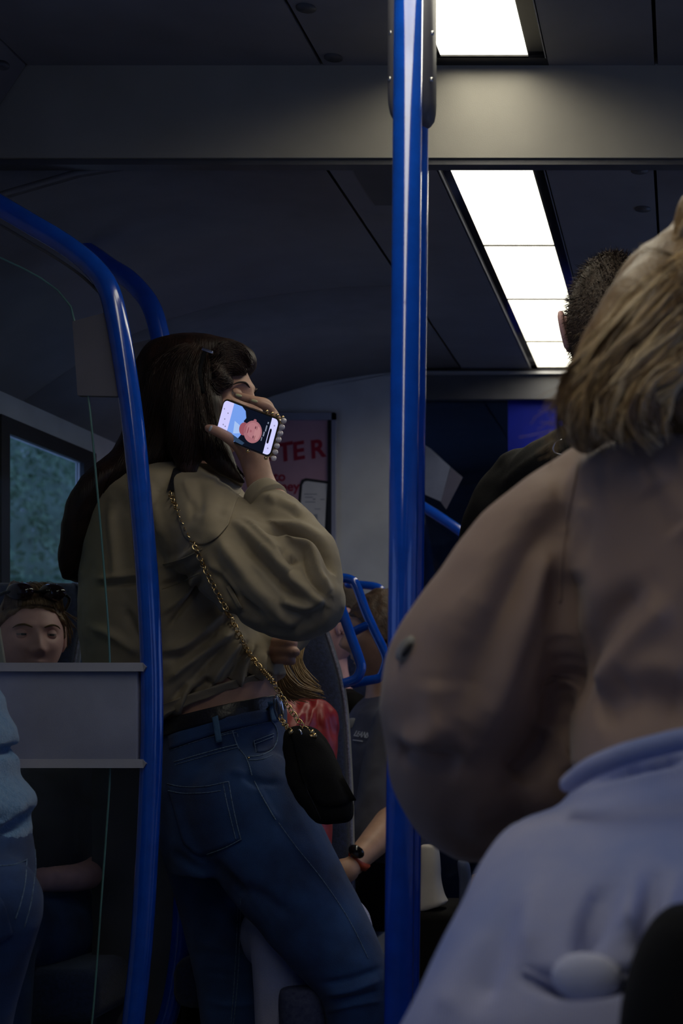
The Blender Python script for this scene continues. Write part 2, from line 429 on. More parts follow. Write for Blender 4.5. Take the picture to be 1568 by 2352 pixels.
# saloon ceiling
ZS = 1.05
cs = struct('ceiling_2', MB().box((XL, YB+.04, hz(1.16)), (XR, YF, hz(1.20))), M_dark, 'grey panelled ceiling of the seating area beyond the beam')
S0, S1 = -.488, -.277
prof = [(-.709,1.05),(-.86,1.046),(-1.0,1.03),(-1.16,1.005),(-1.3,.965),(-1.42,.915),(-1.52,.86),(-1.60,.805),(XL,.757)]
def cove(sx, y0, y1):
    pr = [((x if sx < 0 else -.765-x), z) for x, z in prof]; pr[-1] = ((XL if sx < 0 else XR), .757)
    pts = [(x, y0, hz(z)) for x, z in pr]; n = len(pts)
    return MB().add(pts+[(x, y1, z) for x, y, z in pts]+[(x, y0, z+.012) for x, y, z in pts]+[(x, y1, z+.012) for x, y, z in pts],
        [(i, i+1, n+i+1, n+i) for i in range(n-1)]+[(2*n+i, 3*n+i, 3*n+i+1, 2*n+i+1) for i in range(n-1)]+[(i, 2*n+i, 2*n+i+1, i+1) for i in range(n-1)]+[(n+i, n+i+1, 3*n+i+1, 3*n+i) for i in range(n-1)])
for sx in (-1, 1):
    for y0, y1 in ((YB+.04, 3.738), (3.741, YE), (YE+.002, YF)):
        child_struct('panel', cove(sx, y0, y1), M_ceil, cs, True)
for i_, sx in ((5, -1), (6, 1)):
    pr = [((x if sx < 0 else -.765-x), z) for x, z in prof[:-1]]+[((XL if sx < 0 else XR), .757), ((XL if sx < 0 else XR), 1.10), ((-.709 if sx < 0 else -.056), 1.10)]
    struct('trim_%d' % i_, MB().prism([(x, YB+.0405, hz(z)) for x, z in pr], (0,0,0), (0,.012,0)), M_ceil, 'grey closing plate where the side ceiling meets the beam on the %s' % ('window side' if sx < 0 else 'far right'))
q1 = child_struct('panel', slab(-.703, S0-.003, YB+.04, YE, hz(ZS)), M_ceil, cs)
q2 = child_struct('panel', slab(S1+.003, -.062, YB+.04, YE, hz(ZS)), M_ceil, cs)
child_struct('panel', slab(-.703, -.062, YE+.07, YF, hz(ZS)), M_ceil, cs)
catch(1468, 391, ZS, q2); catch(1476, 479, ZS, q2)
Y0, Y1 = F*ZS/(CY-380), F*ZS/(CY-470)
obj('grille', MB().box((-.655, Y0, hz(ZS)-.002), (-.575, Y1, hz(ZS)+.002)), M_plastic, q1, False)

# lamps
def lamp(y0, y1, x0, x1, ch0, ch1, z, label, first=False):
    t = thing('ceiling_light', label, 'light', ((x0+x1)/2, (y0+y1)/2, z), 'ceiling light panels')
    d = MB().box((x0, y0+.006, z+.004), (x1, y1-.004, z+.010)); o = obj('diffuser', d, M_lamp, t, False)
    for a, c in ((ch0, x0-.001), (x1+.001, ch1)): obj('side_channel', MB().box((a, y0, z+.006), (c, y1, z+.014)), M_chan, t, False)
    obj('end_frame', MB().box((x0-.001, y1-.004, z+.001), (x1+.001, y1, z+.012)), M_chan, t, False)
    obj('housing', MB().box((ch0, y0, z+.015), (ch1, y1, z+.06)), M_dark, t, False)
    for xx in (ch0, ch1-.002): obj('edge_trim', MB().box((xx, y0, z-.001), (xx+.002, y1, z+.014)), M_frame, t, False)
zz = hz(1.198)
lab = ['lit ceiling panel in front of the beam, at the top edge']+['lit ceiling panel over the entrance, %s behind the one at the beam' % k for k in ('next', 'second', 'third', 'fourth')]
for i in range(5): lamp(2.757-.6*(i+1), 2.757-.6*i, -.4545, -.2915, L0-.010, L1+.010, zz, lab[i])
obj('end_plate', MB().box((L0-.012, 2.7575, zz), (L1+.012, YB, zz+.012)), M_chan, cl, False)
lab = ['longest lit ceiling panel just beyond the beam', 'second lit ceiling panel beyond the beam', 'third lit ceiling panel beyond the beam', 'farthest short lit ceiling panel above the bulkhead header']
yy = [YB+.041, 3.423, 3.880, 4.338, 4.676]
for i in range(4): lamp(yy[i], yy[i+1], -.4645, -.302, S0, S1, hz(ZS), lab[i])

# bulkhead, header and the space behind
lp = [(XL, 0), (-.88, 0), (-.88, hz(1.05)), (-.709, hz(1.05))]
poly = [(XL, 0), (-.88, 0), (-.88, hz(1.045))]+[(x, hz(z)) for x, z in prof[1:]]
struct('wall_far', MB().prism([(x, YE, z) for x, z in poly], (0,0,0), (0,.06,0)), M_wall, 'pale grey bulkhead with the poster on it')
poly2 = [(.10, 0), (XR, 0)]+[((-.765-x) if x > XL else XR, hz(z)) for x, z in prof[::-1][:-1]]+[(.10, hz(1.045))]
struct('wall_far_2', MB().prism([(x, YE, z) for x, z in poly2], (0,0,0), (0,.06,0)), M_wall, 'grey bulkhead on the other side of the doorway')
hd = struct('trim_4', MB().box((-.88, YE, hz(.955)), (.10, YE+.06, hz(1.05))), M_plastic, 'dark header above the bulkhead doorway')
obj('ledge', MB().box((-.88, YE-.02, hz(1.030)), (.10, YE-.001, hz(1.0385))), M_frame, hd, False)
dr = struct('door_1', MB().box((-.88, YE+.02, 0), (-.84, YE+.05, hz(.955))).box((.06, YE+.02, 0), (.10, YE+.05, hz(.955))).box((-.84, YE+.02, 0), (.06, YE+.05, .12)), M_plastic, 'dark framed glass door in the bulkhead')
obj('pane', MB().box((-.84, YE+.03, .12), (.06, YE+.038, hz(.955))), glass_mat('door_glass', (.5,.58,.7), fres=1.5), dr, False)
struct('wall_end', MB().box((XL, YF, 0), (XR, YF+.06, 2.3)), M_plastic, 'dark end wall seen through the bulkhead door')
def quad(pts, Y, dy, m, name, label, cat):
    o = obj(name, MB().prism([P(x, y, Y) for x, y in pts], (0,0,0), (0, dy, 0)), m, None, False); tag(o, label, cat); return settle(o)
quad([(1166,916),(1320,916),(1320,1075),(1166,1075)], YE+.026, .004, M_deep_blue, 'window_sticker', 'deep blue sheet on the glass door behind the black jacket', 'sign')  # plain deep blue sheet set just ahead of the door glass
nt1 = quad([(940,1000),(988,1030),(1034,1072),(1012,1152),(940,1120)], YE+.024, .005, mat('notice_grey', (.16,.18,.26), .5), 'paper_notice', 'pale notice on the glass door right of the blue pole', 'sign')
nt2 = quad([(1035,1073),(1062,1096),(1024,1170),(1012,1153)], YE+.024, .005, mat('notice_dim', (.09,.085,.13), .5), 'paper_notice', 'narrow dim lavender notice beside the pale one on the glass door', 'sign')
o = obj('sloping_handrail', MB().tube([P(930,1140,4.55), P(985,1172,4.55), P(1060,1222,4.55), P(1110,1262,4.55), P(1132,1310,4.55), P(1138,1500,4.55), P(1138,2350,4.55)], .016), M_blue, None); tag(o, 'blue sloping handrail behind the pole at the glass door', 'handrail'); settle(o)

# outside the window
bk = MB(); NX, NY = 40, 26; vs = []
for j in range(NY+1):
    for i in range(NX+1):
        Y = 4.5+12*i/NX; t = j/NY; X = -3.4-2.8*t; Z = -.6+4.6*t
        X += noise.noise(Vector((Y*1.1, Z*1.3, 0)))*.4
        vs.append((X, Y, Z))
bk.add(vs, [(j*(NX+1)+i, j*(NX+1)+i+1, (j+1)*(NX+1)+i+1, (j+1)*(NX+1)+i) for j in range(NY) for i in range(NX)])
o = obj('green_bank', bk, M_bank, None); tag(o, 'green overgrown bank outside the carriage window', 'bank', kind='stuff')
lf = MB(); fl = MB()
for k in range(16000):
    Y = random.uniform(6, 15); t = random.random(); X = -3.4-2.8*t+noise.noise(Vector((Y*1.1, (-.6+4.6*t)*1.3, 0)))*.4+random.uniform(0, .14); Z = -.6+4.6*t+random.uniform(-.05, .1)
    s = random.uniform(.02, .05); R = Matrix.Rotation(random.random()*6.28, 3, 'Z') @ Matrix.Rotation(random.random()*2-1, 3, 'X') @ Matrix.Rotation(random.random()*6.28, 3, 'Y')
    q = [R @ Vector(v)*s+Vector((X, Y, Z)) for v in ((0,0,-1), (.45,.1,0), (0,0,1), (-.45,.1,0))]
    (fl if random.random() < .03 else lf).add(q, [(0,1,2,3)])
tag(obj('bank_leaves', lf, M_leaf, None, False), 'mass of blurred green leaves on the bank outside the window', 'leaves', kind='stuff')
tag(obj('bank_blossom', fl, M_blos, None, False), 'pale blossom specks among the leaves outside the window', 'blossom', kind='stuff')

# ---------------------------------------------------------------- blue poles
def pole(name, top, bot, Y, r, label):
    a, b = P(*top, Y), P(*bot, Y); d = (a-b)/(a.z-b.z); a = a+d*(hz(1.198)-a.z); b = b-d*b.z
    t = thing(name, label, 'pole', b); obj('tube', MB().tube([b, (a+b)/2, a], r, seg=32, sub=1, round_cap=False), M_blue, t)
    obj('floor_collar', MB().tube([b+d*.001, b+d*.03], r*1.5, seg=24, sub=1, round_cap=False), M_frame, t); return t, a, b
pole('grab_pole', (938,0), (914.5,2352), 2.1, .0203, 'tall glossy blue grab pole standing nearest the viewer')
t, a, b = pole('grab_pole', (956,0), (931,2352), 2.22, .0203, 'second blue grab pole with dark bracket, half hidden by the first')
c0 = P(946.5, 290, 2.205); w = S(104, 2.205)/2
br = MB(); rings = []
for z, k in ((0, .60), (.006, .78), (.014, .92), (.026, .985), (.04, 1.0), (.42, 1.0)):
    rings.append([(c0.x+k*w*sx*sq[0], 2.205+.034*k*sq[1], c0.z+z) for sx, sq in ((1,(math.copysign(abs(math.cos(a))**.5, math.cos(a)), math.copysign(abs(math.sin(a))**.5, math.sin(a)))) for a in np.linspace(0, 6.283, 33)[:-1])])
br.rings(rings); bo = obj('bracket', br, M_brk, t)
for x, y in ((992,76), (990,183), (895,181), (897,75)): obj('screw', MB().ball(P(x, y, 2.176), (.0032,.002,.0042), 10), M_screw, bo)

# draught screens: bowed rail, glass, clamp plate, solid panel
def screen_rail(path, Y, r, label):
    base = P(*path[-1], Y); base.z = 0
    t = thing('draught_screen', label, 'screen', base, 'draught screens by the door')
    pts = [P(x, y, Y) for x, y in path]; obj('handrail', MB().tube(pts, r, seg=28, sub=8), M_blue, t); return t
Y1 = 2.66
path1 = [(-480,210), (-250,330), (-60,438), (60,508), (150,562), (212,612), (248,662), (268,735), (288,850), (306,980), (323,1150), (338,1330), (346,1480), (349,1600), (347,1750), (338,1950), (326,2150), (308,2330), (290,2480), (262,2680), (250,2900)]
ds = screen_rail(path1, Y1, .0195, 'bowed blue handrail with glass and solid grey panel, nearest on the left')
edge = [(-500,330), (-250,455), (-60,562), (60,620), (118,655), (152,688), (168,720), (182,800), (203,912), (222,1110), (240,1320), (252,1515), (253,1760), (245,1900), (232,2080), (216,2300), (196,2500), (170,2800)]
E = resample(edge, 60); g = MB(); n = len(E); fr = [P(x, y, Y1-.004) for x, y in E]; bk_ = [P(x, y, Y1+.004) for x, y in E]
left = [P(-520, y, Y1-.004) for x, y in E]; leftb = [P(-520, y, Y1+.004) for x, y in E]
g.add(fr+left+bk_+leftb, [(i, i+1, n+i+1, n+i) for i in range(n-1)]+[(2*n+i, 3*n+i, 3*n+i+1, 2*n+i+1) for i in range(n-1)])
obj('glass_pane', g, M_glass, ds, False)
obj('glass_edge', MB().tube([P(x, y, Y1) for x, y in E], .0019, seg=6, sub=1), M_gedge, ds)
obj('clamp_plate', MB().prism([P(x, y, Y1-.008) for x, y in ((166,738),(248,716),(262,745),(281,906),(283,910),(178,908))], (0,0,0), (0,.016,0)), M_clamp, ds, False)
pn = obj('solid_panel', MB().box(tuple(P(-600, 1748, Y1-.014)), tuple(P(328, 1536, Y1+.012))[:1]+(Y1+.012,)+tuple(P(328, 1536, Y1-.014))[2:], .003), M_panel, ds)
for y0, y1 in ((1522, 1542), (1744, 1764)):
    x1 = 333
    lipm = MB().prism([P(-600, y1, Y1-.026), P(x1-4, y1, Y1-.026), P(x1+2, (y0+y1)/2, Y1-.026), P(x1-6, y0, Y1-.02), P(-600, y0, Y1-.02)], (0,0,0), (0,.045,0))
    obj('panel_lip', lipm, M_lip, ds, False)
obj('rubber_seal', MB().tube([P(x, y, Y1) for x, y in ((-480,262), (-60,484), (60,552), (140,600), (190,636), (228,672))], .003, seg=6), M_plastic, ds)
path2 = [(-150,385), (60,500), (200,578), (250,612), (300,645), (345,700), (368,775), (385,860), (402,960), (425,1150), (445,1400), (450,1600), (445,1800), (428,1985), (420,2080), (415,2160), (402,2260), (385,2335), (350,2420), (330,2560)]
ds2 = screen_rail(path2, 3.16, .0205, 'farther bowed blue handrail, passing behind the woman with the phone')
obj('solid_panel', MB().box((P(215, 1700, 3.16).x, 3.15, 0), (P(402, 1700, 3.16).x, 3.17, P(0, 1640, 3.16).z)), M_plastic, ds2, False)
obj('clamp_plate', MB().prism([P(x, y, 3.155) for x, y in ((300,790),(362,775),(375,830),(385,905),(310,905))], (0,0,0), (0,.016,0)), M_clamp, ds2, False)

# ---------------------------------------------------------------- seats
def seat(label, rowsback, cush, tagpos=None):
    y, xl, xr, Yc, hy = rowsback[-1][:5]; base = P((xl+xr)/2, y, Yc); base.z = 0
    t = thing('train_seat', label, 'seat', base, 'navy seats'); me = MB().rows(rowsback, seg=40, sub=5, e=4.5)
    obj('backrest', me, M_seat, t)
    e = [P(r[2]-3, r[0], r[3]-r[4]*.55) for r in rowsback]; obj('piping', MB().tube(e, .0035, seg=8, sub=5), M_pipe, t)
    (cx0, cx1, cy0, cy1, zt) = cush
    obj('cushion', MB().box((cx0, cy0, zt-.11), (cx1, cy1, zt), .035), M_seat, t)
    obj('pedestal', MB().box((cx0+.06, (cy0+cy1)/2-.06, 0), (cx1-.06, (cy0+cy1)/2+.06, zt-.10), .01), M_plastic, t)
    return t
def handle(t, path, cross, Y, r=.0118):
    h = obj('grab_handle', MB().tube([P(x, y, Y) for x, y in path], r, seg=14, sub=6), M_blue, t)
    if cross: obj('crossbar', MB().tube([P(*cross[0], Y+.01), P(*cross[1], Y)], r*.95, seg=12, sub=1), M_blue, h)
sA = seat('navy seat behind the blonde passenger in red, nearest grab handle', [(1385,560,712,3.50,.03), (1400,545,730,3.49,.045), (1440,535,748,3.48,.05), (1500,530,768,3.46,.05), (1560,528,785,3.45,.05), (1640,526,797,3.44,.052), (1800,524,806,3.42,.055), (1950,522,810,3.40,.055), (2150,520,812,3.38,.055)], (-1.08, -.80, 3.10, 3.40, .46))
handle(sA, [(728,1272), (748,1300), (768,1356), (786,1405), (806,1462), (824,1512), (829,1535), (820,1556), (802,1566), (778,1572)], ((735,1434), (777,1419)), 3.44)
sB = seat('navy seat whose grab handle stands behind the nearest one', [(1425,640,745,4.42,.03), (1440,635,752,4.4,.045), (1560,630,760,4.38,.05), (1800,628,764,4.36,.052), (2050,625,766,4.34,.052)], (-1.22, -1.04, 3.95, 4.3, .46))
handle(sB, [(745,1326), (780,1327), (804,1331), (818,1345), (838,1400), (858,1446), (878,1487), (887,1512), (884,1532), (872,1556), (845,1563), (812,1570)], ((814,1450), (845,1435)), 3.68)
sC = seat('navy seat at the bulkhead, its handle farthest away', [(1420,790,900,4.44,.03), (1440,780,912,4.42,.045), (1600,775,925,4.4,.05), (2000,770,935,4.38,.05)], (-.98, -.82, 4.0, 4.36, .46))
handle(sC, [(800,1342), (838,1344), (866,1349), (880,1362), (896,1395), (912,1440), (922,1480), (918,1500), (900,1515)], None, 4.1)
sD = seat('navy seat behind the glass with a small pale tag', [(1341,-120,170,3.52,.03), (1346,-140,184,3.51,.042), (1380,-150,190,3.50,.05), (1440,-155,188,3.49,.05), (1500,-158,178,3.48,.05), (1600,-160,165,3.46,.052), (1800,-160,160,3.44,.055), (2050,-160,160,3.42,.055)], (-1.64, -1.18, 2.96, 3.40, .46))
obj('label_tag', MB().box(tuple(P(186, 1448, 3.435)), (P(191,1429,3.435).x, 3.439, P(191,1429,3.435).z)), M_cream, sD, False)
obj('edge_frame', MB().tube([P(x, y, 3.5) for x, y in ((196,1338),(203,1352),(198,1400),(190,1440),(180,1500),(170,1600),(165,1800))], .007, seg=8), M_frame, sD)

# ---------------------------------------------------------------- poster
YP = YE-.012
ps = thing('poster', 'pink framed poster with red lettering on the bulkhead', 'poster', P(680, 1300, YP))
fx0, fx1, fy0, fy1 = 478, 770, 948, 1330
def rect(x0, y0, x1, y1, Y, d): a, b = P(x0, y1, Y), P(x1, y0, Y); return MB().box((a.x, Y, a.z), (b.x, Y+d, b.z))
obj('backing', rect(fx0, fy0, fx1, fy1, YP+.004, .006), M_pink, ps, False)
fm = rect(fx0, fy0, fx1, fy0+16, YP-.006, .014); fm.add(*(lambda m: (m.v, m.f))(rect(fx1-9, fy0, fx1, fy1, YP-.006, .014))); fm.add(*(lambda m: (m.v, m.f))(rect(fx0, fy0, fx0+9, fy1, YP-.006, .014))); fm.add(*(lambda m: (m.v, m.f))(rect(fx0, fy1-10, fx1, fy1, YP-.006, .014)))
obj('frame', fm, M_lip, ps, False)
obj('inner_edge', rect(752, 962, 761, 1320, YP-.002, .004), M_dark, ps, False)
k = YP/F
for ch, x, y, s in (('S', 596, 1066, 58), ('T', 638, 1061, 58), ('E', 672, 1057, 56), ('R', 713, 1053, 56)):
    text('letter', ch, s*k*1.02, M_red, P(x, y, YP+.003), (1,0,.17), (.10,0,1), ps, 0.12, bold=.0022)
text('lettering', 'rt to', 31*k, M_red, P(597, 1105, YP+.003), (1,0,.01), (0,0,1), ps, bold=.0008)
text('lettering', 'journey', 31*k, M_red, P(592, 1128, YP+.003), (1,0,.01), (0,0,1), ps, bold=.0008)
ph = obj('printed_phone', MB().prism([P(x, y, YP+.003) for x, y in ((688,1112),(692,1102),(702,1098),(752,1105),(752,1290),(672,1290))], (0,0,0), (0,.002,0)), M_black, ps, False)
obj('printed_screen', MB().prism([P(x, y, YP+.002) for x, y in ((694,1114),(699,1106),(706,1105),(751,1111),(744,1235),(742,1285),(680,1285))], (0,0,0), (0,.002,0)), M_white, ph, False)
for x, y, w_, h_ in ((698,1134,30,2), (700,1141,18,2), (718,1145,6,3), (735,1146,10,2), (700,1152,24,2), (722,1168,14,2), (720,1181,9,16)):
    obj('printed_line', rect(x, y, x+w_, y+h_, YP+.001, .001), M_frame, ph, False)
# ---------------------------------------------------------------- people
def skin(name, c, r=.5): return mat(name, c, r, var=.06, vs=30, bump=.08, bs=600, spec=.4)
M_skin = skin('skin_warm', (.46,.26,.19)); M_skin2 = skin('skin_pink', (.72,.42,.40)); M_skin3 = skin('skin_tan', (.48,.28,.19))
M_eye = mat('eye_white', (.36,.31,.31), .15); M_iris = mat('iris', (.06,.07,.08), .1); M_lip_ = mat('lip', (.38,.12,.12), .4)
M_brown = mat('hair_dark_brown', (.008,.004,.003), .5, c2=(.028,.012,.008), spec=.3, vs=60, stretch=(1,1,.08), bump=.4, bs=250)
M_blond = mat('hair_blond', (.12,.065,.026), .5, c2=(.24,.145,.062), vs=45, bump=.4, bs=200, stretch=(1,1,.3))
M_blond3 = mat('hair_blond_dark', (.10,.055,.022), .45, c2=(.19,.11,.045), vs=30)
M_blond2 = mat('hair_blond_light', (.50,.36,.19), .38, c2=(.62,.47,.28), vs=30)
M_blonds = mat('hair_blond_strand', (.30,.19,.085), .4, c2=(.46,.31,.15), vs=30)
M_short = mat('hair_short_brown', (.035,.020,.012), .6, c2=(.075,.045,.026), vs=80, bump=.8, bs=350)
M_khaki = mat('khaki_cotton', (.275,.225,.15), .75, var=.07, vs=7, bump=.12, bs=900, sheen=.15)
M_jacket = mat('brown_cotton', (.27,.18,.14), .7, var=.08, vs=6, bump=.12, bs=900, sheen=.15)
M_denim = mat('blue_denim', (.005,.022,.085), .85, c2=(.014,.060,.20), vs=14, bump=.35, bs=700, sheen=.1)
M_thread = mat('denim_thread', (.10,.16,.26), .8, var=.3, vs=300)
M_worn = mat('denim_worn', (.018,.07,.165), .85, c2=(.06,.14,.27), vs=30, bump=.35, bs=700)
M_pale = mat('pale_denim', (.20,.27,.58), .85, c2=(.44,.45,.64), vs=6, bump=.25, bs=500, wave=(120, .6, .25))
M_fleece = mat('pale_blue_fleece', (.08,.20,.40), .95, c2=(.14,.29,.52), vs=220, bump=.7, bs=380, sheen=.4)
M_belt = mat('black_leather', (.012,.012,.016), .35, bump=.25, bs=120)
M_suede = mat('black_suede', (.006,.006,.007), .95, bump=.3, bs=500, spec=.2)
M_gold = mat('gold_metal', (.75,.55,.28), .25, metal=1)
M_silver = mat('silver_metal', (.75,.75,.8), .2, metal=1)
M_blackj = mat('black_cloth', (.005,.0045,.0045), .8, spec=.15, bump=.15, bs=500)
M_tee = mat('charcoal_cotton', (.085,.085,.115), .85, var=.1, bump=.15, bs=600)
M_print = mat('pale_print', (.40,.42,.48), .7)
M_red2 = mat('red_satin', (.24,.004,.022), .4, c2=(.36,.035,.03), vs=26, bump=.1, bs=60)
M_nail = mat('nail_varnish', (.62,.60,.35), .12, coat=.6); M_nail2 = mat('nail_pale', (.5,.5,.5), .15, coat=.6)

def head(mb, c, yaw, pitch=0, s=1.0, n=96, ears=True):
    """adds a head with brow, sockets, nose, lips, chin and ears; local -Y is the face; returns local->world"""
    R = Matrix.Rotation(yaw, 3, 'Z') @ Matrix.Rotation(pitch, 3, 'X'); c = Vector(c)
    T = lambda v: c+R @ (Vector(v)*s)
    G = lambda a, w: math.exp(-(a/w)**2)
    rings = []
    for i in range(1, n*3//4):
        t = math.pi*i/(n*3//4); ring = []
        for k in range(n):
            a = 2*math.pi*k/n; x, y, z = math.sin(t)*math.sin(a), -math.sin(t)*math.cos(a), math.cos(t)
            X, Y, Z = .074*x, .098*y, .117*z
            if z < 0:
                q = min(1, -z); X *= 1-.30*q*q; Y *= (1-.16*q*q) if y < 0 else (1-.45*q*q)
            if Y > 0: Y *= 1+.04*z
            if y < 0:
                f = min(1, -y*1.6); ax = abs(X)
                d = .006*G(Z-.030, .011)*G(ax-.022, .026)
                d -= .013*G(ax-.031, .017)*G(Z-.010, .013)
                nz = .018*G(Z+.026, .014)+.013*max(0, 1-abs(Z+.008)/.032)
                d += nz*G(X, .0095+.006*G(Z+.028, .012))
                d += .006*G(ax-.011, .006)*G(Z+.030, .008)
                d += .005*G(ax-.042, .018)*G(Z+.020, .020)
                d += .0075*G(Z+.057, .0055)*G(X, .020)+.008*G(Z+.070, .006)*G(X, .017)-.004*G(Z+.0635, .003)*G(X, .022)
                d += .010*G(Z+.098, .016)*G(X, .020)
                Y -= d*f; Y = Y if Z > .03 else Y+.004*G(X, .03)*G(Z-.0, .03)*0
            ring.append(T((X, Y, Z)))
        rings.append(ring)
    mb.rings(rings)
    if ears:
        for sg in (-1, 1):
            pts = [T((sg*.074, .006, -.028)), T((sg*.080, .002, -.012)), T((sg*.084, .012, .012)), T((sg*.085, .026, .026)), T((sg*.084, .036, .016)), T((sg*.080, .034, -.006)), T((sg*.075, .020, -.026))]
            mb.tube(pts, [.005*s, .006*s, .005*s, .005*s, .005*s, .005*s, .006*s], seg=8, sub=3)
            mb.tube([T((sg*.073, .012, -.016)), T((sg*.078, .020, .014))], .011*s, seg=8, sub=1)
    return T, R
def eyes(T, R, parent, s=1.0, look=(0,0), brow=None):
    for sg in (-1, 1):
        c = Vector((sg*.031, -.0740, .009)); e = obj('eye', MB().ball(T(c), .0125*s, 20), M_eye, parent)
        d = Vector((look[0], -1, look[1])).normalized(); obj('iris', MB().ball(T(c+d*.0078), (.0068*s, .0068*s, .0068*s), 14), M_iris, e)
    return
def lids(mb, T, s=1.0, open_=.0045):
    for sg in (-1, 1):
        c = Vector((sg*.031, -.0740, .009))
        for up in (1, -1):
            rings = []
            for i in range(6):
                ph = (1.35 if up > 0 else -1.35)+((.14 if up > 0 else -.24)-(1.35 if up > 0 else -1.35))*i/5
                ring = [c+Vector((.0140*math.cos(ph*.35)*math.sin(a), -.0142*math.cos(a)*math.cos(ph), .0140*math.sin(ph)*max(.2, math.cos(a*.8)))) for a in np.linspace(-1.35, 1.35, 15)]
                rings.append([T(v) for v in ring])
            W = 15; vs = [v for r in rings for v in r]
            mb.add(vs, [(j*W+i, j*W+i+1, (j+1)*W+i+1, (j+1)*W+i) for j in range(5) for i in range(W-1)])
def brows(T, parent, m, s=1.0):
    for sg in (-1, 1):
        obj('eyebrow', MB().tube([T((sg*.014, -.0965, .026)), T((sg*.030, -.0945, .0315)), T((sg*.044, -.0860, .029)), T((sg*.052, -.078, .023))], [.0015*s, .0022*s, .0018*s, .0008*s], seg=8, sub=4), m, parent)
def limb(mb, pts, seg=16): mb.tube([P(*p[:3]) for p in pts], [p[3] for p in pts], seg=seg, sub=5); return mb
def shoe(mb, foot, d, s=1.0):
    f = Vector(foot); d = Vector(d); mb.tube([f+Vector((0,0,.05))-d*.05, f+Vector((0,0,.045))+d*.06, f+Vector((0,0,.035))+d*.17], [.042*s, .043*s, .034*s], seg=14, sub=4); return mb

# ================================================================ the woman with the phone
w1 = thing('person', 'woman in khaki cropped jacket and blue jeans holding a phone up', 'person', Vector((-.90, 2.92, 0)))
body = MB()
body.rows([(1085,335,500,2.93,.10), (1130,300,530,2.93,.15), (1250,310,535,2.93,.12), (1400,340,560,2.93,.10), (1520,370,590,2.93,.095), (1580,385,622,2.93,.104,-40), (1640,396,636,2.93,.112,-60), (1720,392,640,2.93,.125,-40), (1850,385,650,2.93,.14)])
body.tube([P(455,1010,2.92), P(448,1060,2.925), P(430,1120,2.93)], [.058, .056, .075], seg=20)
limb(body, [(430,1180,2.84,.06), (560,1270,2.76,.05), (690,1350,2.70,.042), (672,1270,2.725,.04), (634,1170,2.755,.034), (606,1125,2.765,.0285), (592,1085,2.772,.0265), (583,1050,2.778,.028)])
limb(body, [(470,1200,3.05,.06), (600,1330,3.06,.05), (650,1430,3.0,.042), (640,1480,2.97,.030), (632,1495,2.95,.026)])
limb(body, [(530,1850,2.86,.08), (690,2050,2.83,.07), (800,2240,2.82,.052), (808,2480,2.90,.045), (800,2760,2.95,.035)])
limb(body, [(490,1880,3.0,.08), (530,2200,3.0,.06), (540,2400,3.0,.048), (545,2700,3.02,.035)])
bm_ = fuse(body, .008, 3)
hd_ = MB(); T1, R1 = head(hd_, P(468, 925, 2.905), math.radians(86), 0.0, 1.0, 96)
lids(hd_, T1)
hand = MB()
limb(hand, [(584,1062,2.776,.024), (580,1035,2.785,.027), (585,1005,2.80,.03), (596,980,2.808,.028)], 14)
limb(hand, [(570,1050,2.775,.018), (548,1022,2.755,.0135), (515,1000,2.738,.0105), (492,988,2.735,.0095), (479,984,2.735,.008)], 12)
limb(hand, [(604,978,2.805,.012), (620,950,2.79,.0105), (611,927,2.768,.0095), (585,920,2.748,.0085), (560,913,2.742,.008), (545,908,2.742,.0065)], 12)
limb(hand, [(612,985,2.80,.012), (630,962,2.785,.0105), (619,940,2.757,.0095), (600,928,2.738,.0085), (580,921,2.732,.0065)], 12)
limb(hand, [(606,1000,2.80,.012), (632,985,2.79,.010), (640,968,2.77,.0085), (630,956,2.757,.007)], 12)
limb(hand, [(600,1012,2.80,.012), (626,1008,2.795,.0095), (640,995,2.78,.008)], 12)
limb(hand, [(600,1490,2.95,.028), (628,1493,2.93,.024), (640,1492,2.92,.020)], 14)
for y, x, Y in ((1477,677,2.88), (1497,682,2.875), (1517,673,2.88)):
    limb(hand, [(628,y-3,2.92,.0100), (650,y-2,2.888,.0095), (x-10,y,Y-.006,.0092), (x-4,y+1,Y+.006,.0088), (655,y+2,Y+.028,.008)], 12)
hm = fuse(hand, .0028, 3)
body_m = join(join(bm_, hd_), hm)
b1 = obj('body', body_m, M_skin, w1)
eyes(T1, R1, b1, look=(.1,-.1)); brows(T1, b1, M_brown)
for c, r, m_, rot in (((548,908.5,2.733), (.0065,.0022,.0030), M_nail, -.25), ((584,921,2.7245), (.0065,.0022,.0030), M_nail, -.25), ((483,984,2.727), (.0030,.0022,.0062), M_nail2, -.45)):
    obj('fingernail', MB().ball(P(*c), r, 14, Matrix.Rotation(-rot, 3, 'Y')), m_, b1)

# jacket
jk = MB()
jk.rows([(1072,372,470,2.93,.07), (1085,345,500,2.93,.11), (1115,285,528,2.935,.16), (1160,245,548,2.94,.185), (1230,222,560,2.945,.19), (1330,205,578,2.945,.185), (1420,202,598,2.945,.175), (1500,206,630,2.945,.165,-8), (1548,215,648,2.945,.155,-24), (1586,235,650,2.945,.148,-70), (1608,270,640,2.94,.135,-118), (1616,330,618,2.94,.118,-130)], seg=48, sub=5)
limb(jk, [(415,1170,2.86,.085), (470,1215,2.80,.092), (545,1275,2.735,.094), (630,1345,2.68,.090), (690,1375,2.665,.079), (716,1362,2.66,.066), (728,1330,2.665,.046)], 24)
limb(jk, [(700,1360,2.665,.072), (715,1300,2.68,.056), (686,1245,2.705,.052), (652,1202,2.73,.048), (622,1172,2.75,.042), (606,1152,2.757,.035)], 24)
limb(jk, [(480,1180,3.04,.085), (600,1310,3.06,.07), (660,1420,3.0,.06), (640,1476,2.95,.042)], 20)
jm = fuse(jk, .0062, 3, sub=1)
W = lambda *p: list(p)
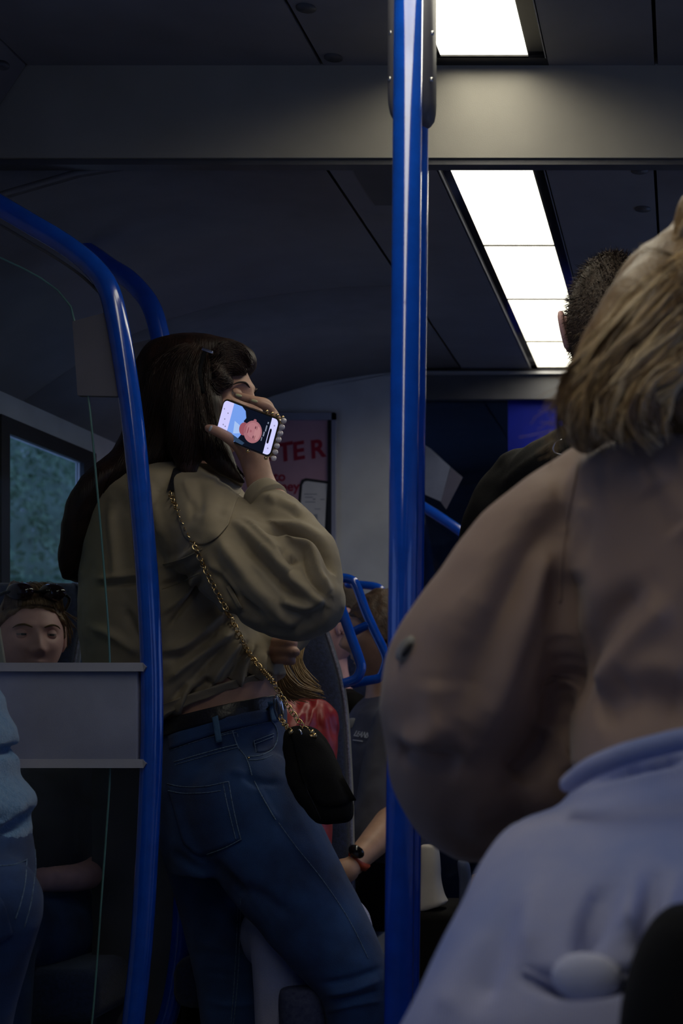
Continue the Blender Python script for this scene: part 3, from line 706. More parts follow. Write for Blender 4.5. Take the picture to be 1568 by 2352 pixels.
folds(jm, [
 (W((535,1195),(600,1260),(680,1345),(735,1385)), 0.0186, 8.5, 18.7), (W((560,1190),(640,1275),(665,1300)), 0.0155, 7.6, 13.6), (W((556,1240),(640,1330),(700,1380)), -0.0186, 13.6),
 (W((500,1235),(560,1310),(640,1400),(680,1445)), 0.0155, 18.7, 13.6), (W((490,1300),(540,1370),(600,1425)), -0.0170, 11.9), (W((480,1290),(530,1350),(555,1400)), 0.0124, 8.5),
 (W((605,1222),(680,1228),(735,1255),(765,1310)), -0.0248, 6.8, 10.2), (W((600,1210),(690,1212),(745,1250)), 0.0109, 11.9), (W((628,1240),(690,1250),(715,1262),(730,1320),(755,1365)), 0.0155, 7.6, 11.9),
 (W((640,1265),(665,1290),(680,1275)), -0.0186, 10.2), (W((690,1260),(705,1320),(745,1375)), -0.0124, 8.5), (W((610,1140),(660,1165),(690,1172)), 0.0139, 7.6, 13.6), (W((630,1150),(690,1190)), -0.0093, 7.6),
 (W((560,1300),(640,1390),(710,1420)), -0.0093, 17.0), (W((640,1380),(700,1395),(740,1370)), 0.0155, 10.2, 17.0), (W((600,1440),(660,1450),(720,1420)), -0.0093, 11.9),
 (W((375,1300),(430,1280),(470,1250)), 0.0093, 6.8, 11.9), (W((370,1345),(420,1330),(470,1290)), -0.0109, 8.5), (W((375,1410),(430,1360),(460,1310)), 0.0093, 6.0, 10.2), (W((385,1440),(430,1380),(462,1330)), -0.0093, 6.0),
 (W((375,1495),(430,1480),(490,1425),(520,1390)), 0.0139, 7.6, 13.6), (W((375,1515),(440,1500),(510,1440),(550,1410)), -0.0124, 10.2), (W((385,1565),(450,1510),(540,1450)), 0.0139, 8.5, 13.6), (W((395,1610),(460,1540),(520,1480)), -0.0139, 10.2),
 (W((470,1600),(510,1530),(560,1465)), 0.0155, 7.6, 11.9), (W((500,1610),(540,1540),(570,1480)), -0.0139, 7.6), (W((545,1590),(558,1530),(580,1480)), 0.0124, 6.8), (W((570,1585),(580,1530),(590,1490)), -0.0124, 6.0), (W((595,1575),(600,1530),(605,1500)), 0.0109, 6.0), (W((618,1570),(618,1530),(616,1500)), -0.0109, 5.1),
 (W((420,1640),(450,1590),(490,1560)), -0.0170, 10.2), (W((395,1650),(420,1600),(440,1560)), 0.0155, 10.2), (W((470,1560),(500,1580),(540,1570)), -0.0093, 7.6),
 (W((255,1170),(262,1250),(270,1330)), 0.0109, 11.9), (W((225,1330),(280,1325),(330,1318)), 0.0093, 5.1, 10.2), (W((225,1345),(280,1342),(330,1338)), -0.0093, 6.0), (W((210,1440),(260,1460),(320,1500)), 0.0093, 11.9), (W((290,1400),(310,1450),(330,1480)), -0.0093, 10.2),
 (W((345,1120),(360,1180),(372,1240)), 0.0093, 10.2), (W((420,1110),(440,1170),(430,1210)), -0.0078, 8.5)], rough=.005, rs=12)
j1 = obj('jacket', jm, M_khaki, w1)
tj = bvh(jm)
fp = patch(tj, [(398,1098),(418,1070),(452,1061),(500,1072),(561,1104)], [(408,1190),(425,1235),(462,1252),(495,1238),(524,1205)], 26, 18, .004, .004, 2.80, .012)
fpm = evaluated(fp.mesh('f'), [('SUBSURF', dict(levels=1, render_levels=1))])
folds(fpm, [(W((452,1090),(462,1150),(455,1190)), -.008, 12), (W((425,1100),(440,1160)), .006, 12), (W((500,1085),(480,1160),(470,1210)), .007, 18), (W((530,1110),(500,1190)), -.005, 12)], rough=.002)
obj('shoulder_flap', fpm, M_khaki, j1)
obj('seam', seam(tj, [(375,1296),(420,1283),(462,1262)], .0016), M_khaki, j1); obj('seam', seam(tj, [(373,1352),(420,1335),(455,1318)], .0016), M_khaki, j1)
obj('cuff', MB().tube([P(616,1152,2.752), P(604,1139,2.758), P(596,1130,2.762)], [.040, .037, .034], seg=24, sub=3, round_cap=False), M_khaki, j1)
obj('pull_tab', patch(tj, [(519,1348),(528,1344)], [(548,1400),(556,1396)], 4, 8, .004, .003, 2.75), M_khaki, j1)
# gathered hem
for i in range(1):
    ring = [(1604,292,640,2.94,.140,-122), (1615,310,632,2.94,.134,-128), (1622,318,628,2.94,.130,-130)]
    hmz = evaluated(MB().rows(ring, seg=72, sub=4).mesh('h'), []); folds(hmz, [], rough=.006, rs=40); obj('hem', hmz, M_khaki, j1)

# jeans
jn = MB()
jn.rows([(1652,384,648,2.93,.120,-72), (1690,382,652,2.93,.130,-66), (1740,374,656,2.93,.143,-50), (1800,370,672,2.925,.152,-30), (1860,372,690,2.92,.155), (1930,384,690,2.92,.150), (2000,404,660,2.92,.130)], seg=44, sub=5)
limb(jn, [(560,1850,2.85,.118), (610,1940,2.84,.112), (690,2065,2.825,.098), (775,2190,2.815,.080), (816,2268,2.82,.070), (822,2370,2.85,.063), (812,2560,2.91,.056), (800,2790,2.96,.047)], 24)
limb(jn, [(490,1860,2.98,.118), (500,1980,3.0,.100), (524,2150,3.0,.082), (538,2290,3.0,.070), (540,2400,3.0,.064), (545,2600,3.02,.056), (548,2880,3.03,.045)], 24)
jnm = fuse(jn, .0068, 4, sub=1)
folds(jnm, [
 (W((560,1760),(585,1790),(640,1800)), -.006, 9), (W((555,1780),(600,1810)), -.005, 8), (W((530,1770),(560,1775),(575,1765)), .004, 9),
 (W((590,1800),(620,1860),(640,1885)), .004, 8), (W((752,2285),(810,2275),(872,2252)), .006, 6, 10), (W((760,2300),(820,2290),(872,2275)), -.006, 6), (W((755,2320),(815,2308),(874,2298)), .004, 6), (W((740,2260),(800,2250),(872,2225)), -.005, 8),
 (W((555,2040),(600,2060),(660,2100)), -.006, 16), (W((480,1980),(520,2020),(560,2060)), -.009, 16), (W((440,1990),(490,2050),(540,2130)), .005, 14), (W((395,1960),(440,1990),(470,2010)), -.006, 12),
 (W((470,2060),(540,2110),(600,2150)), -.005, 12), (W((460,2170),(520,2180),(600,2165)), .003, 10), (W((470,2230),(530,2240),(612,2225)), -.003, 8), (W((475,2300),(530,2310),(608,2300)), .003, 8)], rough=.003, rs=9)
e1 = obj('jeans', jnm, M_denim, w1)
tn = bvh(jnm)
obj('waistband', patch(tn, [(386,1690),(430,1672),(520,1645),(590,1632),(642,1622)], [(388,1722),(430,1706),(520,1678),(590,1662),(647,1650)], 30, 4, .002, .004, 2.83), M_denim, e1)
for tp in (((486,1645),(500,1641)), ((614,1612),(626,1610))):
    (x0, y0), (x1, y1) = tp; dy, dx = (62, 10) if x0 < 600 else (46, 9)
    obj('belt_loop', patch(tn, [(x0,y0),(x1,y1)], [(x0+dx,y0+dy),(x1+dx,y1+dy)], 3, 8, .012, .003, 2.82), M_worn, e1)
bpk = obj('back_pocket', patch(tn, [(382,1799),(420,1806),(470,1805),(525,1793)], [(420,1935),(450,1962),(475,1962),(553,1928)], 18, 14, .0015, .0028, 2.82), M_denim, e1)
for pl in ([(384,1800),(420,1807),(470,1806),(524,1795)], [(386,1816),(420,1822),(470,1821),(506,1816)], [(525,1795),(532,1838),(543,1890),(553,1928)], [(512,1800),(520,1840),(532,1890),(541,1926)], [(553,1928),(515,1948),(475,1963)]):
    obj('stitching', seam(bvh(jnm), pl, .0010, .0052), M_thread, bpk)
cp = obj('coin_pocket', patch(tn, [(583,1701),(605,1694),(629,1684)], [(590,1728),(610,1726),(630,1716)], 8, 6, .001, .002, 2.82), M_denim, e1)
obj('stitching', seam(tn, [(583,1702),(605,1694),(629,1685)], .0010, .004), M_thread, cp); obj('stitching', seam(tn, [(584,1709),(606,1701),(628,1692)], .0008, .004), M_thread, cp); obj('stitching', seam(tn, [(583,1702),(588,1727)], .0009, .004), M_thread, cp)
for pl, r in (([(620,1652),(634,1672),(636,1700),(624,1722),(598,1735),(568,1738)], .0015), ([(570,1746),(600,1744),(626,1734)], .0009), ([(534,1680),(546,1715),(566,1742),(578,1780)], .0012), ([(584,1795),(602,1830),(622,1865),(632,1882)], .0013), ([(640,1890),(680,1945),(740,2020),(800,2110),(845,2200)], .0007), ([(390,1724),(440,1706),(520,1682),(590,1664),(646,1652)], .0010), ([(400,1750),(450,1735),(510,1718),(545,1710)], .0012), ([(402,1757),(452,1742),(512,1725),(548,1716)], .0008), ([(505,1690),(540,1683),(546,1692)], .0009), ([(552,2065),(550,2160),(545,2260),(536,2352)], .0008), ([(546,2080),(542,2180),(536,2280),(530,2352)], .0008)):
    obj('stitching', seam(tn, pl, r, .0012, Yd=2.83), M_thread, e1)
obj('rivet', MB().ball(hit(tn, 571, 1741, .002), .0022, 10), M_gold, e1)
bl = obj('belt', MB().rows([(1628,386,643,2.93,.1235,-62), (1636,383,645,2.93,.1255,-64), (1656,382,648,2.93,.1285,-66), (1662,383,649,2.93,.127,-66)], seg=56, sub=3), M_belt, w1)
obj('buckle', MB().tube([P(637,1600,2.845), P(643,1618,2.845), P(646,1640,2.85), P(641,1648,2.86), P(634,1628,2.85), P(634,1606,2.845)], .0055, seg=10, sub=4), M_silver, bl)
sh = MB(); shoe(sh, (P(800,2790,2.96).x, 2.96, 0), (1,-.1,0)); obj('shoe', sh, M_belt, w1); sh = MB(); shoe(sh, (P(548,2880,3.03).x, 3.03, 0), (.95,-.3,0)); obj('shoe', sh, M_belt, w1)

# hair
hr = MB()
hr.rows([(778,420,500,2.905,.04), (784,385,540,2.905,.065), (800,348,572,2.905,.088), (830,326,583,2.905,.100), (862,317,556,2.907,.104), (900,312,528,2.91,.105), (950,304,508,2.915,.103), (1000,290,492,2.925,.098), (1050,268,470,2.93,.11), (1100,238,410,2.94,.16), (1150,215,340,2.945,.185), (1220,198,300,2.95,.185), (1290,192,262,2.955,.17), (1345,196,228,2.96,.14)], seg=44, sub=5)
hr.tube([P(485,815,2.86), P(515,805,2.862), P(548,812,2.87), P(574,838,2.885)], [.034, .024, .020, .008], seg=16)
hr.tube([P(490,840,2.845), P(520,838,2.85), P(550,848,2.862), P(566,858,2.875)], [.028, .022, .014, .006], seg=16)
hr.tube([P(470,850,2.835), P(500,872,2.825), P(520,878,2.835)], [.028, .024, .014], seg=16)
hr.tube([P(455,850,2.83), P(470,930,2.815), P(478,1000,2.805), P(510,1060,2.80), P(555,1105,2.79)], [.035, .034, .030, .024, .008], seg=16)
hr.tube([P(420,880,2.825), P(430,960,2.81), P(430,1030,2.805), P(430,1075,2.80)], [.035, .036, .034, .02], seg=16)
hrm = fuse(hr, .006, 3); folds(hrm, [(W((480,800),(462,850),(470,930),(490,1000)), -.008, 8), (W((440,790),(400,880),(390,980),(350,1080)), .006, 16), (W((380,800),(345,900),(330,1000),(280,1100)), -.006, 12), (W((455,900),(440,1000),(420,1060)), -.006, 12)], rough=.003, rs=18)
h1 = obj('hair', hrm, M_brown, w1); th = bvh(hrm)
obj('strands', strands([[(430,786),(340,830),(320,920),(300,1000),(262,1080),(222,1180),(205,1300)], [(440,786),(372,830),(345,920),(325,1010),(290,1090),(240,1180),(225,1290)], [(450,786),(410,830),(390,920),(370,1010),(330,1090),(262,1180)], [(460,790),(440,840),(430,930),(420,1010),(395,1085)], [(472,800),(462,860),(468,950),(480,1010),(470,1060)], [(480,810),(478,870),(488,940),(505,1010),(525,1060)]], 700, .0008, 5, th, .004), M_brown, h1)
obj('strands', strands([[(480,812),(510,785),(550,792),(578,830)], [(485,850),(520,815),(555,815),(575,850)], [(490,880),(520,850),(545,850),(560,862)], [(480,870),(500,900),(525,905),(545,880)]], 480, .0008, 6, th, .006), M_brown, h1)
obj('strands', strands([[(500,1000,2.83),(530,1055,2.80),(570,1105,2.79)], [(480,990,2.83),(500,1050,2.80),(545,1095,2.79)]], 40, .0009, 6), M_brown, h1)
clp = obj('hair_clip', MB().box((-.0105,-.004,-.0028), (.0105,.004,.0028), .001), M_silver, w1); q = P(477,806,2.79); clp.data.transform(Matrix.Translation(q) @ Matrix.Rotation(.35, 4, 'Y'))
obj('hair_band', MB().tube(on(th, [(470,806),(460,835),(458,870),(468,900)], .001), .0055, seg=8, sub=2), M_suede, w1)  # dark strip laid along the hair, running down from the clip

# her phone
fone = thing('smartphone', 'lit smartphone in beaded case held by the woman in khaki', 'phone', P(567, 982, 2.72))
u = Vector((.130, -.070, -.055)).normalized(); v = Vector((-.022, .012, -.075)); v = (v-u*v.dot(u)).normalized(); nn = u.cross(v).normalized()
if nn.y > 0: nn = -nn
c0 = P(567, 982, 2.722); LU, LV = .0735, .0352
def Q(a, b, d=0): return c0+u*(a*LU)+v*(b*LV)+nn*d
def rr(a0, b0, a1, b1, r, k=5):
    pts = []; ru, rv = r/LU, r/LV
    for cx_, cy_, st in ((a1-ru, b1-rv, 0), (a0+ru, b1-rv, 1), (a0+ru, b0+rv, 2), (a1-ru, b0+rv, 3)):
        for i in range(k+1):
            an = (st+i/k)*math.pi/2; pts.append((cx_+ru*math.cos(an), cy_+rv*math.sin(an)))
    return pts
def sheet(poly, d0, d1): return MB().prism([Q(a, b) for a, b in poly], nn*d0, nn*d1)
M_case = mat('clear_case', (.25,.17,.08), .15, coat=.6); M_scr = lambda n, c, s=1.0: emit_mat(n, c, s)
obj('case', sheet(rr(-1.03,-1.05,1.03,1.05,.012), -.0092, -.0012), M_case, fone, angle=40)
obj('chassis', sheet(rr(-1,-1,1,1,.010), -.008, 0), M_black, fone, angle=40)
scr = obj('screen', sheet(rr(-.975,-.95,.975,.95,.009), 0, .0003), M_scr('screen_dark', (.004,.006,.014)), fone, False)
def sp(name, poly, d, c, s=.9): return obj(name, sheet(poly, d, d+.0002), M_scr(name, c, s), scr, False)
def ell(ca, cb, ra, rb, n=28): return [(ca+ra*math.cos(t), cb+rb*math.sin(t)) for t in np.linspace(0, 6.283, n+1)[:-1]]
lb = rr(-.975,-.95,.0,.95,.009); lb = [(a, b) for a, b in lb if a < -.6] ; lb.sort(key=lambda p: math.atan2(p[1], p[0]+.78)); lb = [(-.62,.95)]+sorted([p for p in lb if p[1] > 0], key=lambda p: -p[0])+sorted([p for p in lb if p[1] <= 0], key=lambda p: p[0])+[(-.62,-.95)]
sp('screen_bar', lb, .0003, (.62,.60,.98), 1.0)
sp('shirt', [(-.62,-.95),(-.34,-.95),(-.18,-.78),(-.10,-.45),(-.16,-.25),(-.05,-.12),(-.10,.2),(-.12,.42),(-.20,.70),(-.30,.95),(-.62,.95)], .0003, (.20,.38,.93))
sp('shirt_light', [(-.45,-.1),(-.2,.05),(-.15,.4),(-.40,.55)], .0006, (.42,.60,.98))
sp('strap_band', [(-.62,.52),(-.62,.86),(.0,.95),(.06,.80)], .0007, (.03,.06,.12))
sp('neck', ell(-.08,.12,.16,.34), .0007, (.33,.09,.12))
sp('face', ell(.24,.10,.31,.58), .0009, (.40,.16,.19))
sp('face_light', ell(.24,.02,.23,.40), .0010, (.47,.20,.23))
sp('brow_light', ell(.40,.10,.10,.36), .0011, (.52,.24,.26))
for a, b in ((.30,-.16), (.30,.34)): sp('eye_mark', ell(a, b, .022, .075), .0012, (.16,.05,.07)); sp('brow_mark', ell(a+.055, b, .012, .11), .0012, (.30,.11,.12))
sp('nose_mark', ell(.17,.10,.035,.07), .0012, (.37,.13,.16)); sp('mouth_mark', ell(.075,.11,.014,.17), .0012, (.24,.05,.08)); sp('chin_shade', ell(-.02,.12,.035,.20), .0012, (.35,.12,.15)); sp('ear', ell(.22,-.50,.05,.07), .0008, (.34,.12,.15))
rb_ = [(a, b) for a, b in rr(0,-.95,.975,.95,.009) if a > .7]; rb_ = [(.74,-.95)]+sorted([p for p in rb_], key=lambda p: (p[1]))+[(.74,.95)]
sp('screen_bar', rb_, .0003, (.62,.62,.98), 1.0)
sp('camera_pill', [(.80+.035*math.cos(t), (.30 if math.sin(t) > 0 else -.30)+.10*math.sin(t)) for t in np.linspace(0, 6.283, 25)[:-1]], .0006, (.004,.004,.01))
for a, b, la, lb2 in ((.66,-.62,.02,.05), (.64,-.32,.02,.16), (.61,.0,.02,.12), (.58,.28,.012,.1)): sp('caption_mark', [(a-la,b-lb2),(a+la,b-lb2),(a+la,b+lb2),(a-la,b+lb2)], .0006, (.22,.25,.34))
for a, b in ((-.9,-.5), (-.8,.0), (-.8,.3), (-.72,.35), (-.9,.65), (-.74,-.35), (.88,-.6), (.86,.62)): sp('icon', ell(a, b, .02, .04), .0006, (.28,.27,.45))
beads = [(1.10, b) for b in np.linspace(-1.0, 1.0, 7)]+[(a, -1.14) for a in (1.03, .85, .66, .47)]+[(a, 1.14) for a in (.85, .2)]
for i, (a, b) in enumerate(beads): obj('bead', MB().ball(Q(a, b, -.002), .0052 if i < 7 else .0036, 14), mat('pearl_%d' % i, (.68,.62,.66), .08, coat=1) if i < 7 else M_gold, fone)

# her bag
bag = thing('handbag', 'small black suede handbag on a gold chain at her hip', 'handbag', P(735, 1895, 2.70))
bb = MB(); YBg = 2.70
bb.rows([(1668,672,712,2.72,.012), (1676,658,728,2.715,.028), (1700,652,746,2.71,.038), (1740,656,768,2.705,.043), (1790,664,790,2.70,.045), (1840,690,808,2.70,.045), (1872,712,812,2.70,.040), (1888,726,806,2.70,.026), (1893,734,796,2.70,.01)], seg=36, sub=4, e=2.8)
bbm = fuse(bb, .005, 3); folds(bbm, [(W((682,1720),(696,1780),(720,1840),(740,1885)), -.005, 5), (W((690,1690),(720,1700),(745,1720)), .004, 8)], rough=.003, rs=22)
obj('bag_body', bbm, M_suede, bag); tb = bvh(bbm)
obj('flap', patch(tb, [(668,1682),(700,1674),(742,1698)], [(694,1790),(740,1850),(818,1838)], 14, 14, .002, .005, 2.67, .006), M_suede, bag)
obj('seam', seam(tb, [(682,1722),(690,1760),(704,1810),(722,1850),(736,1880)], .0012, .001), M_belt, bag)
st = obj('shoulder_strap', patch(tj, [(398,1076),(408,1072),(424,1068)], [(383,1126),(392,1128),(404,1124)], 5, 10, .004, .004, 2.78), M_belt, bag)
lk = bpy.data.meshes.new('link'); lkm = MB(); N = 12
ringc = [Vector((.0052*math.cos(a)*1.25, 0, .0052*math.sin(a))) for a in np.linspace(0, 6.283, N+1)[:-1]]
rings = []
for i, p in enumerate(ringc):
    t_ = (ringc[(i+1) % N]-ringc[i-1]).normalized(); n_ = p.normalized(); b_ = t_.cross(n_)
    rings.append([p+(n_*math.cos(a)+b_*math.sin(a))*.0014 for a in (0, 1.57, 3.14, 4.71)])
lkm.rings(rings+[rings[0]], cap=False); link_me = lkm.mesh('link'); link_me.materials.append(M_gold); link_me.polygons.foreach_set('use_smooth', [True]*len(link_me.polygons))
def chain(pts, step=.0088):
    pts = [Vector(p) for p in pts]; A = resample([tuple(p) for p in pts], 400); acc = 0; k = 0
    for i in range(1, len(A)):
        acc += float(np.linalg.norm(A[i]-A[i-1]))
        if acc >= step:
            acc = 0; k += 1; o = bpy.data.objects.new('chain_link', link_me); COL.objects.link(o); d = Vector(A[i]-A[i-1]).normalized()
            up_ = Vector((0,-1,0)); yv = (up_-d*up_.dot(d)).normalized(); zv = d.cross(yv); M = Matrix((d, yv, zv)).transposed() @ Matrix.Rotation(.6 if k % 2 else -.9, 3, 'X')
            o.parent = st; o.matrix_parent_inverse = parent_world(st).inverted(); o.location = A[i]; o.rotation_euler = M.to_euler()
cpts = on(tj, [(388,1128),(402,1160),(425,1205),(450,1262),(472,1310)], .006)+on(tj, [(490,1345),(520,1400),(548,1455),(575,1505),(604,1540)], .007, Yd=2.75)+[P(625,1565,2.75), P(650,1605,2.73), P(685,1655,2.705), P(714,1688,2.69)]
chain(cpts); chain([P(640,1640,2.74), P(648,1656,2.73), P(664,1676,2.70), P(676,1686,2.69)])
for x, y in ((716,1682), (722,1690), (714,1692), (700,1698), (668,1682)): obj('clasp', MB().ball(P(x, y, 2.672), (.0045,.004,.0055), 10), M_gold, bag)
obj('ring', MB().tube([P(686,1676,2.672), P(692,1682,2.67), P(692,1694,2.67), P(686,1700,2.672), P(681,1692,2.672)], .0016, seg=6), M_silver, bag)
# ================================================================ the woman in the brown jacket, foreground
Yj = 1.58
w2 = thing('person', 'blonde woman in brown jacket and pale denim seen from behind, foreground', 'person', Vector((-.02, 1.5, 0)))
body = MB()
body.rows([(1040,1480,1660,1.60,.05), (1100,1400,1780,1.60,.07), (1250,1380,1820,1.60,.08), (1500,1400,1800,1.60,.08), (1720,1440,1770,1.60,.08), (1850,1420,1790,1.56,.08), (2150,1330,1900,1.42,.10), (2400,1300,1930,1.40,.10)])
body.tube([P(1590,880,1.60), P(1580,960,1.60), P(1570,1060,1.59)], [.055,.055,.07], seg=18)
limb(body, [(1400,1180,1.60,.045), (1130,1420,1.60,.045), (990,1680,1.66,.038), (1080,1800,1.78,.032), (1180,1830,1.90,.028)])
limb(body, [(1860,1120,Yj,.05), (2040,1420,1.60,.045), (2080,1700,1.66,.038), (1980,1760,1.85,.032)])
limb(body, [(1400,2300,1.34,.08), (1370,2900,1.40,.055), (1380,3600,1.45,.04), (1390,3850,1.46,.03)])
limb(body, [(1760,2300,1.34,.08), (1760,2900,1.40,.055), (1750,3600,1.45,.04), (1750,3850,1.46,.03)])
bm_ = fuse(body, .010, 3); hd_ = MB(); T2, R2 = head(hd_, P(1600, 790, 1.62), math.radians(200), 0, 1.0, 64)
obj('body', join(bm_, hd_), M_skin, w2)
jk = MB()
jk.rows([(1010,1450,1690,1.60,.06), (1035,1390,1760,1.59,.085), (1070,1320,1850,Yj,.115), (1150,1280,1900,Yj,.135), (1300,1275,1900,1.575,.14), (1450,1280,1890,1.57,.14), (1600,1300,1880,1.56,.135), (1700,1310,1870,1.54,.13), (1780,1325,1860,1.52,.125,-60), (1830,1345,1850,1.51,.115,-60)], seg=44, sub=5)
limb(jk, [(1400,1095,1.59,.050), (1330,1165,1.585,.062), (1248,1275,1.575,.075), (1176,1400,1.57,.085), (1106,1530,1.57,.089), (1050,1640,1.58,.085), (1040,1745,1.60,.073), (1055,1830,1.64,.064), (1090,1880,1.70,.052), (1150,1880,1.80,.045)], 26)
jk.tube([P(1270,1330,1.60), P(1235,1500,1.61), P(1225,1680,1.62), P(1240,1800,1.60)], [.055,.062,.062,.045], seg=20)
jk.tube([P(1085,1700,1.60), P(1105,1800,1.62), P(1090,1895,1.66)], [.080,.074,.042], seg=20)
limb(jk, [(1840,1120,Yj,.075), (1960,1330,1.57,.09), (2030,1600,1.58,.09), (2020,1780,1.66,.07), (1900,1800,1.80,.05)], 22)
jm = fuse(jk, .0075, 3, sub=1)
folds(jm, [
 (W((1335,1050),(1310,1180),(1285,1330),(1290,1500),(1265,1700)), -0.0160, 31, 44), (W((1330,1110),(1230,1180),(1150,1300),(1080,1450)), 0.0122, 52, 29), (W((1290,1150),(1200,1290),(1120,1480),(1060,1650)), -0.0147, 58), (W((1290,1230),(1240,1330),(1180,1500),(1100,1700)), 0.0147, 47, 29),
  (W((1340,1130),(1300,1240),(1310,1340)), 0.0098, 29), (W((1470,1060),(1540,1160),(1600,1240)), 0.0098, 39), (W((1500,1120),(1568,1220)), -0.0098, 34),
 (W((1490,1350),(1400,1420),(1330,1520),(1280,1640)), -.017, 40), (W((1540,1380),(1440,1470),(1350,1590)), .012, 50, 36), (W((1580,1620),(1460,1590),(1350,1640)), -.015, 50), (W((1580,1560),(1500,1540),(1430,1570)), .010, 44),
 (W((1270,1680),(1240,1720),(1180,1790)), -0.0220, 34), (W((1270,1690),(1300,1740),(1310,1770)), 0.0122, 21), (W((910,1720),(980,1735),(1060,1760)), -0.0147, 26), (W((920,1700),(980,1700),(1040,1650)), 0.0098, 31), (W((1010,1560),(1000,1650),(960,1730)), 0.0098, 39)], rough=.009, rs=6)
j2 = obj('jacket', jm, M_jacket, w2); tj2 = bvh(jm)
obj('seam', seam(tj2, [(1330,1060),(1305,1180),(1290,1290),(1286,1380)], .0020, .0005), M_jacket, j2)
obj('eyelet', MB().ball(hit(tj2, 935, 1492, .001, 1.58), (.010,.006,.016), 14, Matrix.Rotation(.6, 3, 'Y')), mat('eyelet_grey', (.22,.21,.2), .5), j2)
obj('eyelet_hole', MB().ball(hit(tj2, 935, 1492, .005, 1.58), (.0035,.005,.010), 12, Matrix.Rotation(.6, 3, 'Y')), M_black, j2)
obj('collar', MB().tube([P(1440,1010,1.53), P(1520,1040,1.50), P(1600,1045,1.49), P(1700,1020,1.52)], [.012,.02,.022,.014], seg=14), M_jacket, j2)
# trousers
tr_ = MB()
tr_.rows([(1708,1350,1860,1.465,.118,-90), (1790,1295,1880,1.455,.128,-90), (1830,1255,1890,1.43,.140,-60), (1880,1180,1935,1.38,.150,-10), (1960,1120,1975,1.33,.155), (2060,1070,2010,1.29,.16), (2180,1010,2045,1.26,.165), (2300,945,2080,1.24,.165), (2450,880,2100,1.24,.16), (2650,870,2100,1.26,.15)], seg=44, sub=5, e=2.4)
limb(tr_, [(1250,2500,1.28,.115), (1260,2900,1.34,.085), (1290,3500,1.42,.06), (1330,3900,1.45,.05)], 20)
limb(tr_, [(1760,2500,1.28,.115), (1760,2900,1.34,.085), (1750,3500,1.42,.06), (1740,3900,1.45,.05)], 20)
trm = fuse(tr_, .008, 5, sub=1)
folds(trm, [(W((1310,1815),(1400,1775),(1480,1752),(1568,1735)), -0.0288, 13), (W((1420,1960),(1390,2080),(1340,2180)), -0.0288, 22), (W((1460,1960),(1450,2060),(1440,2140)), 0.0288, 20), (W((1510,1980),(1490,2090),(1480,2190)), -0.0432, 20), (W((1380,2030),(1340,2120),(1330,2200)), -0.0432, 15), (W((1568,1950),(1540,2060),(1510,2160)), 0.0288, 22), (W((1240,1900),(1220,2050),(1215,2200)), 0.0180, 26), (W((1215,2240),(1300,2262),(1400,2255),(1490,2225)), -0.0432, 19), (W((1180,2060),(1140,2180),(1100,2300)), -0.0216, 26), (W((1100,2120),(1060,2220),(1020,2330)), 0.0144, 26)], rough=.003, rs=8)
e2 = obj('trousers', trm, M_pale, w2); tt = bvh(trm)
obj('waistband', MB().tube([P(1305,1800,1.31), P(1350,1768,1.29), P(1420,1738,1.275), P(1500,1715,1.27), P(1590,1695,1.27), P(1700,1690,1.28)], [.008,.0095,.010,.010,.010,.010], seg=14, sub=5), M_pale, e2)
obj('pocket_edge', seam(tt, [(1205,2232),(1290,2262),(1400,2256),(1490,2222)], .0028, .001), M_pale, e2)
bt = hit(tt, 1347, 2245, .004); obj('pocket_button', MB().ball(bt, (S(82,bt.y), .012, S(58,bt.y)), 22, Matrix.Rotation(.12, 3, 'Y')), mat('button_cloth', (.50,.52,.68), .8, bump=.2), e2)
sh = MB(); shoe(sh, (P(1330,3900,1.45).x, 1.45, 0), (.1,1,0)); obj('shoe', sh, M_belt, w2); sh = MB(); shoe(sh, (P(1740,3900,1.45).x, 1.45, 0), (.1,1,0)); obj('shoe', sh, M_belt, w2)
# hair: wavy mass falling to the left over the shoulder, bun on top
hr = MB()
hr.ball(P(1605,770,1.62), (.105,.115,.118), 28)
hr.tube([P(1580,690,1.57), P(1500,760,1.53), P(1430,850,1.51), P(1370,920,1.50), P(1345,985,1.50)], [.07,.062,.052,.042,.024], seg=20)
hr.tube([P(1560,780,1.53), P(1500,860,1.50), P(1455,930,1.49), P(1450,990,1.495)], [.06,.052,.040,.020], seg=20)
hr.tube([P(1600,860,1.53), P(1580,930,1.51), P(1560,980,1.51)], [.06,.05,.03], seg=20)
hr.ball(P(1645,520,1.60), (.046,.048,.052), 20)
hrm = fuse(hr, .007, 3); folds(hrm, [(W((1560,640),(1470,760),(1390,860),(1330,950)), -0.0050, 12), (W((1568,720),(1480,800),(1420,880),(1385,960)), 0.0050, 14), (W((1568,790),(1500,840),(1440,900),(1420,980)), -0.0070, 14), (W((1480,870),(1420,890),(1410,950),(1470,985)), 0.0050, 14), (W((1520,640),(1420,780),(1330,900)), 0.0030, 14)], rough=.003, rs=22)
h2 = obj('hair', hrm, M_blond, w2); th = bvh(hrm)
